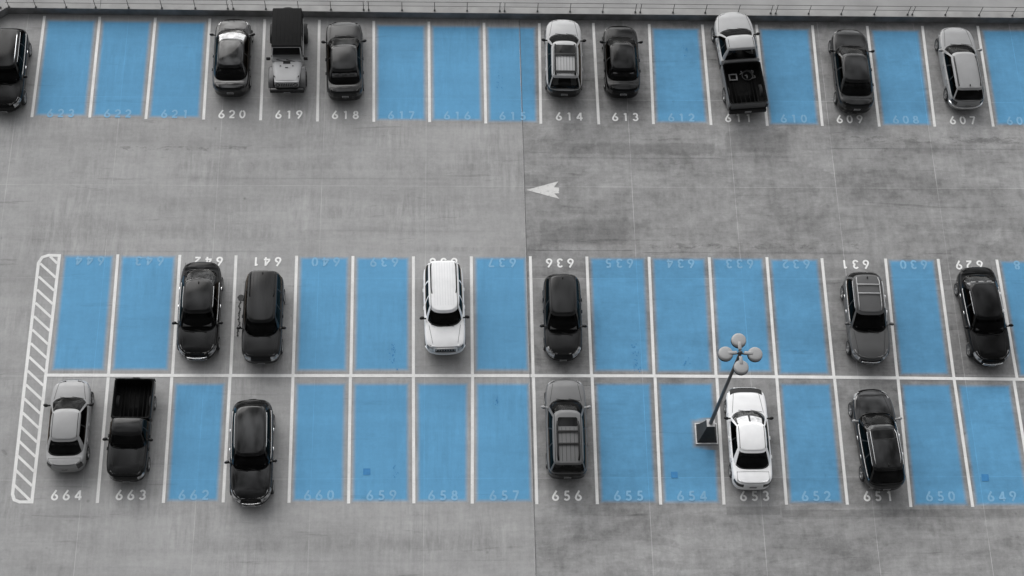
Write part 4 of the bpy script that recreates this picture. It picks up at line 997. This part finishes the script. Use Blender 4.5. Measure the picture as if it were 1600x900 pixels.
# white sedan: dark nose strip and dark tail band
# ------------------------------------------------------------------ boxy off-roader in bay 619
def offroader():
    t = thing('parked_suv', 'two-tone off-roader in bay 619 with black top and round headlights', 'SUV', (-7.47, 44.93, 0), R(180.8), GT)
    P_ = PAINT['sand']; B = M['plastic']; Lf = 2.02; Lr = -2.02
    bm = bmesh.new(); add_box(bm, (0, -.70, .80), (1.50, 2.5, .66), .06); obj('body', bm, P_, t)
    # tapering bonnet
    V = []; Fc = []; ys_ = [.42, .66, 1.0, 1.4, 1.7, 1.78, 1.80]
    for yy in ys_:
        f = (yy - .42) / 1.38; hw = .745 - .16 * f; zt = 1.13 - .06 * f - (.05 if yy > 1.79 else (.012 if yy > 1.75 else 0))
        for k in range(11):
            u = k / 5 - 1; e = max(0, abs(u) - .8) / .2
            V.append((u * hw, yy, zt + .03 * (1 - u * u) - .05 * e ** 2))
        V += [(hw, yy, .62), (-hw, yy, .62)]
    n = 13
    for j in range(len(ys_) - 1):
        for k in range(n): Fc.append((j * n + k, j * n + (k + 1) % n, (j + 1) * n + (k + 1) % n, (j + 1) * n + k))
    Fc.append([(len(ys_) - 1) * n + k for k in range(n)])
    obj('bonnet', (V, Fc), P_, t)
    gr = obj('grille', box((0, 1.81, .86), (1.14, .10, .46), .035), P_, t)
    for k in range(7): obj('grille_slot', box(((k - 3) * .085, 1.855, .88), (.045, .03, .26), .008), B, gr)
    for s_ in (-1, 1):
        h = obj('headlight', lathe([(.0, .05), (.075, .045), (.095, .02), (.10, -.04)], 20), M['lampc'], t); h.rotation_euler = (R(-90), 0, 0); h.location = (s_ * .43, 1.86, .90)
        ring_ = obj('bezel', lathe([(.10, -.02), (.115, .02), (.10, .055)], 20), B, h)
        # flared guards
        V = []; Fc = []
        for (y0, y1, nm) in ((.62, 1.88, 'front_guard'), (-1.85, -.72, 'rear_guard')):
            V = []; Fc = []; N = 14
            for i in range(N + 1):
                u = i / N; yy = y0 + (y1 - y0) * u; zz = .92 - .30 * (2 * abs(u - .5)) ** 4
                for x_, dz in ((.66, .02), (.84, .0), (.895, -.03), (.905, -.12)): V.append((s_ * x_, yy, zz + dz))
            for i in range(N):
                for k in range(3): Fc.append((i * 4 + k, i * 4 + k + 1, i * 4 + k + 5, i * 4 + k + 4))
            o_ = obj(nm, (V, Fc), PAINT['grey'] if nm == 'front_guard' else B, t)
        for yw in (1.22, -1.28):
            w_ = thing('wheel', None, None, (s_ * .80, yw, .40)); w_.parent = t
            tm, rm_ = wheel_meshes(.40, True); link_mesh('tyre', tm, w_); link_mesh('rim', rm_, w_, rot=(0, 0, 0 if s_ > 0 else math.pi))
        obj('mirror', box((s_ * .90, .52, 1.12), (.2, .1, .17), .03), B, t)
        obj('door_seam', merge([((((s_ * .752, yy - .007, .55), (s_ * .752, yy + .007, .55), (s_ * .752, yy + .007, 1.1), (s_ * .752, yy - .007, 1.1))), [(0, 1, 2, 3)]) if False else ([(s_ * .753, yy - .007, .55), (s_ * .753, yy + .007, .55), (s_ * .753, yy + .007, 1.08), (s_ * .753, yy - .007, 1.08)], [(0, 1, 2, 3)]) for yy in (.38, -.55)]), B, t)
        bm = bmesh.new(); add_tube(bm, [(s_ * .56, 1.55, 1.08), (s_ * .60, 1.50, 1.14)], .025, 6); obj('hood_latch', bm, B, t)
        obj('hinge', box((s_ * .76, .30, 1.0), (.05, .08, .05), .01), B, t)
    # windscreen frame and pane
    fb = [(-.71, .64, 1.14), (.71, .64, 1.14), (.655, .22, 1.68), (-.655, .22, 1.68)]
    bm = bmesh.new(); add_tube(bm, fb + [fb[0]], .045, 8); obj('windscreen_frame', bm, P_, t)
    obj('windscreen', ([(-.67, .625, 1.16), (.67, .625, 1.16), (.62, .235, 1.66), (-.62, .235, 1.66)], [(0, 1, 2, 3)]), M['glass'], t, smooth=False)
    obj('interior', box((0, -.2, 1.14), (1.36, 1.0, .06), .01), M['inter'], t)
    for xx in (-.38, .08):
        bm = bmesh.new(); add_tube(bm, [(xx, .71, 1.17), (xx + .42, .63, 1.21)], .014, 5); obj('wiper', bm, B, t)
    obj('cowl_vent', box((0, .76, 1.155), (.34, .13, .03), .008), B, t)
    for xx, yy in ((-.3, .95), (.3, .95), (0, 1.05)): obj('bonnet_bumper', box((xx, yy, 1.145), (.06 if xx else .14, .035, .03), .006), B, t)
    # black box top: roof panel with ribs, side curtains
    T = PAINT['top']
    bm = bmesh.new(); add_box(bm, (0, -.87, 1.735), (1.42, 2.24, .10), .06, seg=3)
    for k in range(6): add_box(bm, ((k - 2.5) * .2, -.95, 1.787), (.035, 1.9, .014), .006)
    obj('roof', bm, T, t)
    V = []
    for (z_, hw, y0, y1) in ((1.12, .75, .42, -1.99), (1.70, .70, .20, -1.95)):
        V += [(-hw, y0, z_), (hw, y0, z_), (hw, y1, z_), (-hw, y1, z_)]
    obj('top_side', (V, [(1, 2, 6, 5), (2, 3, 7, 6), (3, 0, 4, 7)]), T, t, smooth=False)
    for s_ in (-1, 1):
        for ya, yb in ((.12, -.50), (-.62, -1.15), (-1.25, -1.85)):
            f = lambda z_: .75 - .05 * (z_ - 1.12) / .58 + .006
            V = [(s_ * f(1.2), ya, 1.2), (s_ * f(1.2), yb, 1.2), (s_ * f(1.6), yb, 1.6), (s_ * f(1.6), ya - .06, 1.6)]
            obj('side_window', (V, [(0, 1, 2, 3)]), M['sgloss'], t, smooth=False)
    sp = thing('spare_wheel', None, None, (0, -2.13, 1.12)); sp.parent = t
    tm, rm_ = wheel_meshes(.40, True); link_mesh('tyre', tm, sp, rot=(0, 0, R(-90))); link_mesh('rim', rm_, sp, rot=(0, 0, R(-90)))
    obj('front_bumper', box((0, 1.98, .58), (1.66, .24, .2), .06), PAINT['graphite'], t)
    bm = bmesh.new()
    for s_ in (-1, 1): add_box(bm, (s_ * .34, 2.07, .62), (.09, .07, .1), .02)
    obj('tow_hook', bm, B, t)
    o_ = obj('number_plate', box((0, 2.10, .52), (.30, .014, .14), .004), M['plate'], t)
    bm = bmesh.new()
    for k in range(5): add_box(bm, ((k - 2) * .05, 2.109, .515), (.028, .006, .075))
    obj('plate_character', bm, B, o_, smooth=False)
    obj('rear_bumper', box((0, -2.02, .55), (1.5, .16, .18), .04), B, t)
offroader()

# load in the silver pickup's bed
TR = Matrix.Translation((14.69, 44.78, 0)) @ Matrix.Rotation(R(5.2), 4, 'Z')
bm = bmesh.new()
for c_, s_ in (((0, .16, 0), (.42, .06, .06)), ((0, -.16, 0), (.42, .06, .06)), ((-.18, 0, .002), (.07, .26, .06)), ((.18, 0, .002), (.07, .26, .06))): add_box(bm, c_, s_, .008)
o = obj('wooden_frame', bm, M['scrap'], smooth=False); o.location = TR @ Vector((-.42, -.92, .60 + .035)); o.rotation_euler = (0, 0, R(4))
tag(o, 'small pale square wooden frame lying in the silver pickup bed', 'frame')
for i, (xx, yy, ln, an, lb) in enumerate(((.02, -.72, .2, 40, 'short pale offcut next to the wooden frame in the pickup bed'), (.28, -.93, .2, 95, 'pale offcut inside the coiled hose in the pickup bed'), (.62, -.68, .14, 80, 'pale scrap at the front right of the pickup bed'), (.62, -1.02, .17, 20, 'bent pale scrap behind the coiled hose in the pickup bed'))):
    bm = bmesh.new(); add_box(bm, (0, 0, 0), (ln, .05, .04), .008); add_box(bm, (ln * .35, .05, .012), (.05, .11, .035), .008)
    o = obj('wood_scrap', bm, M['scrap'], smooth=False); o.location = TR @ Vector((xx, yy, .60 + .025)); o.rotation_euler = (0, 0, R(an)); tag(o, lb, 'scrap', 'scraps in the pickup bed')
bm = bmesh.new()
add_tube(bm, [((.24 + .01 * k / 8) * math.cos(k * .35), (.24 + .01 * k / 8) * math.sin(k * .35), .02 + .002 * k) for k in range(42)], .014, 6)
o = obj('coiled_hose', bm, pmat('hose_rubber', .06, .5, noise=.2), smooth=True); o.location = TR @ Vector((.30, -.88, .60)); tag(o, 'dark coiled hose lying in the silver pickup bed', 'hose')
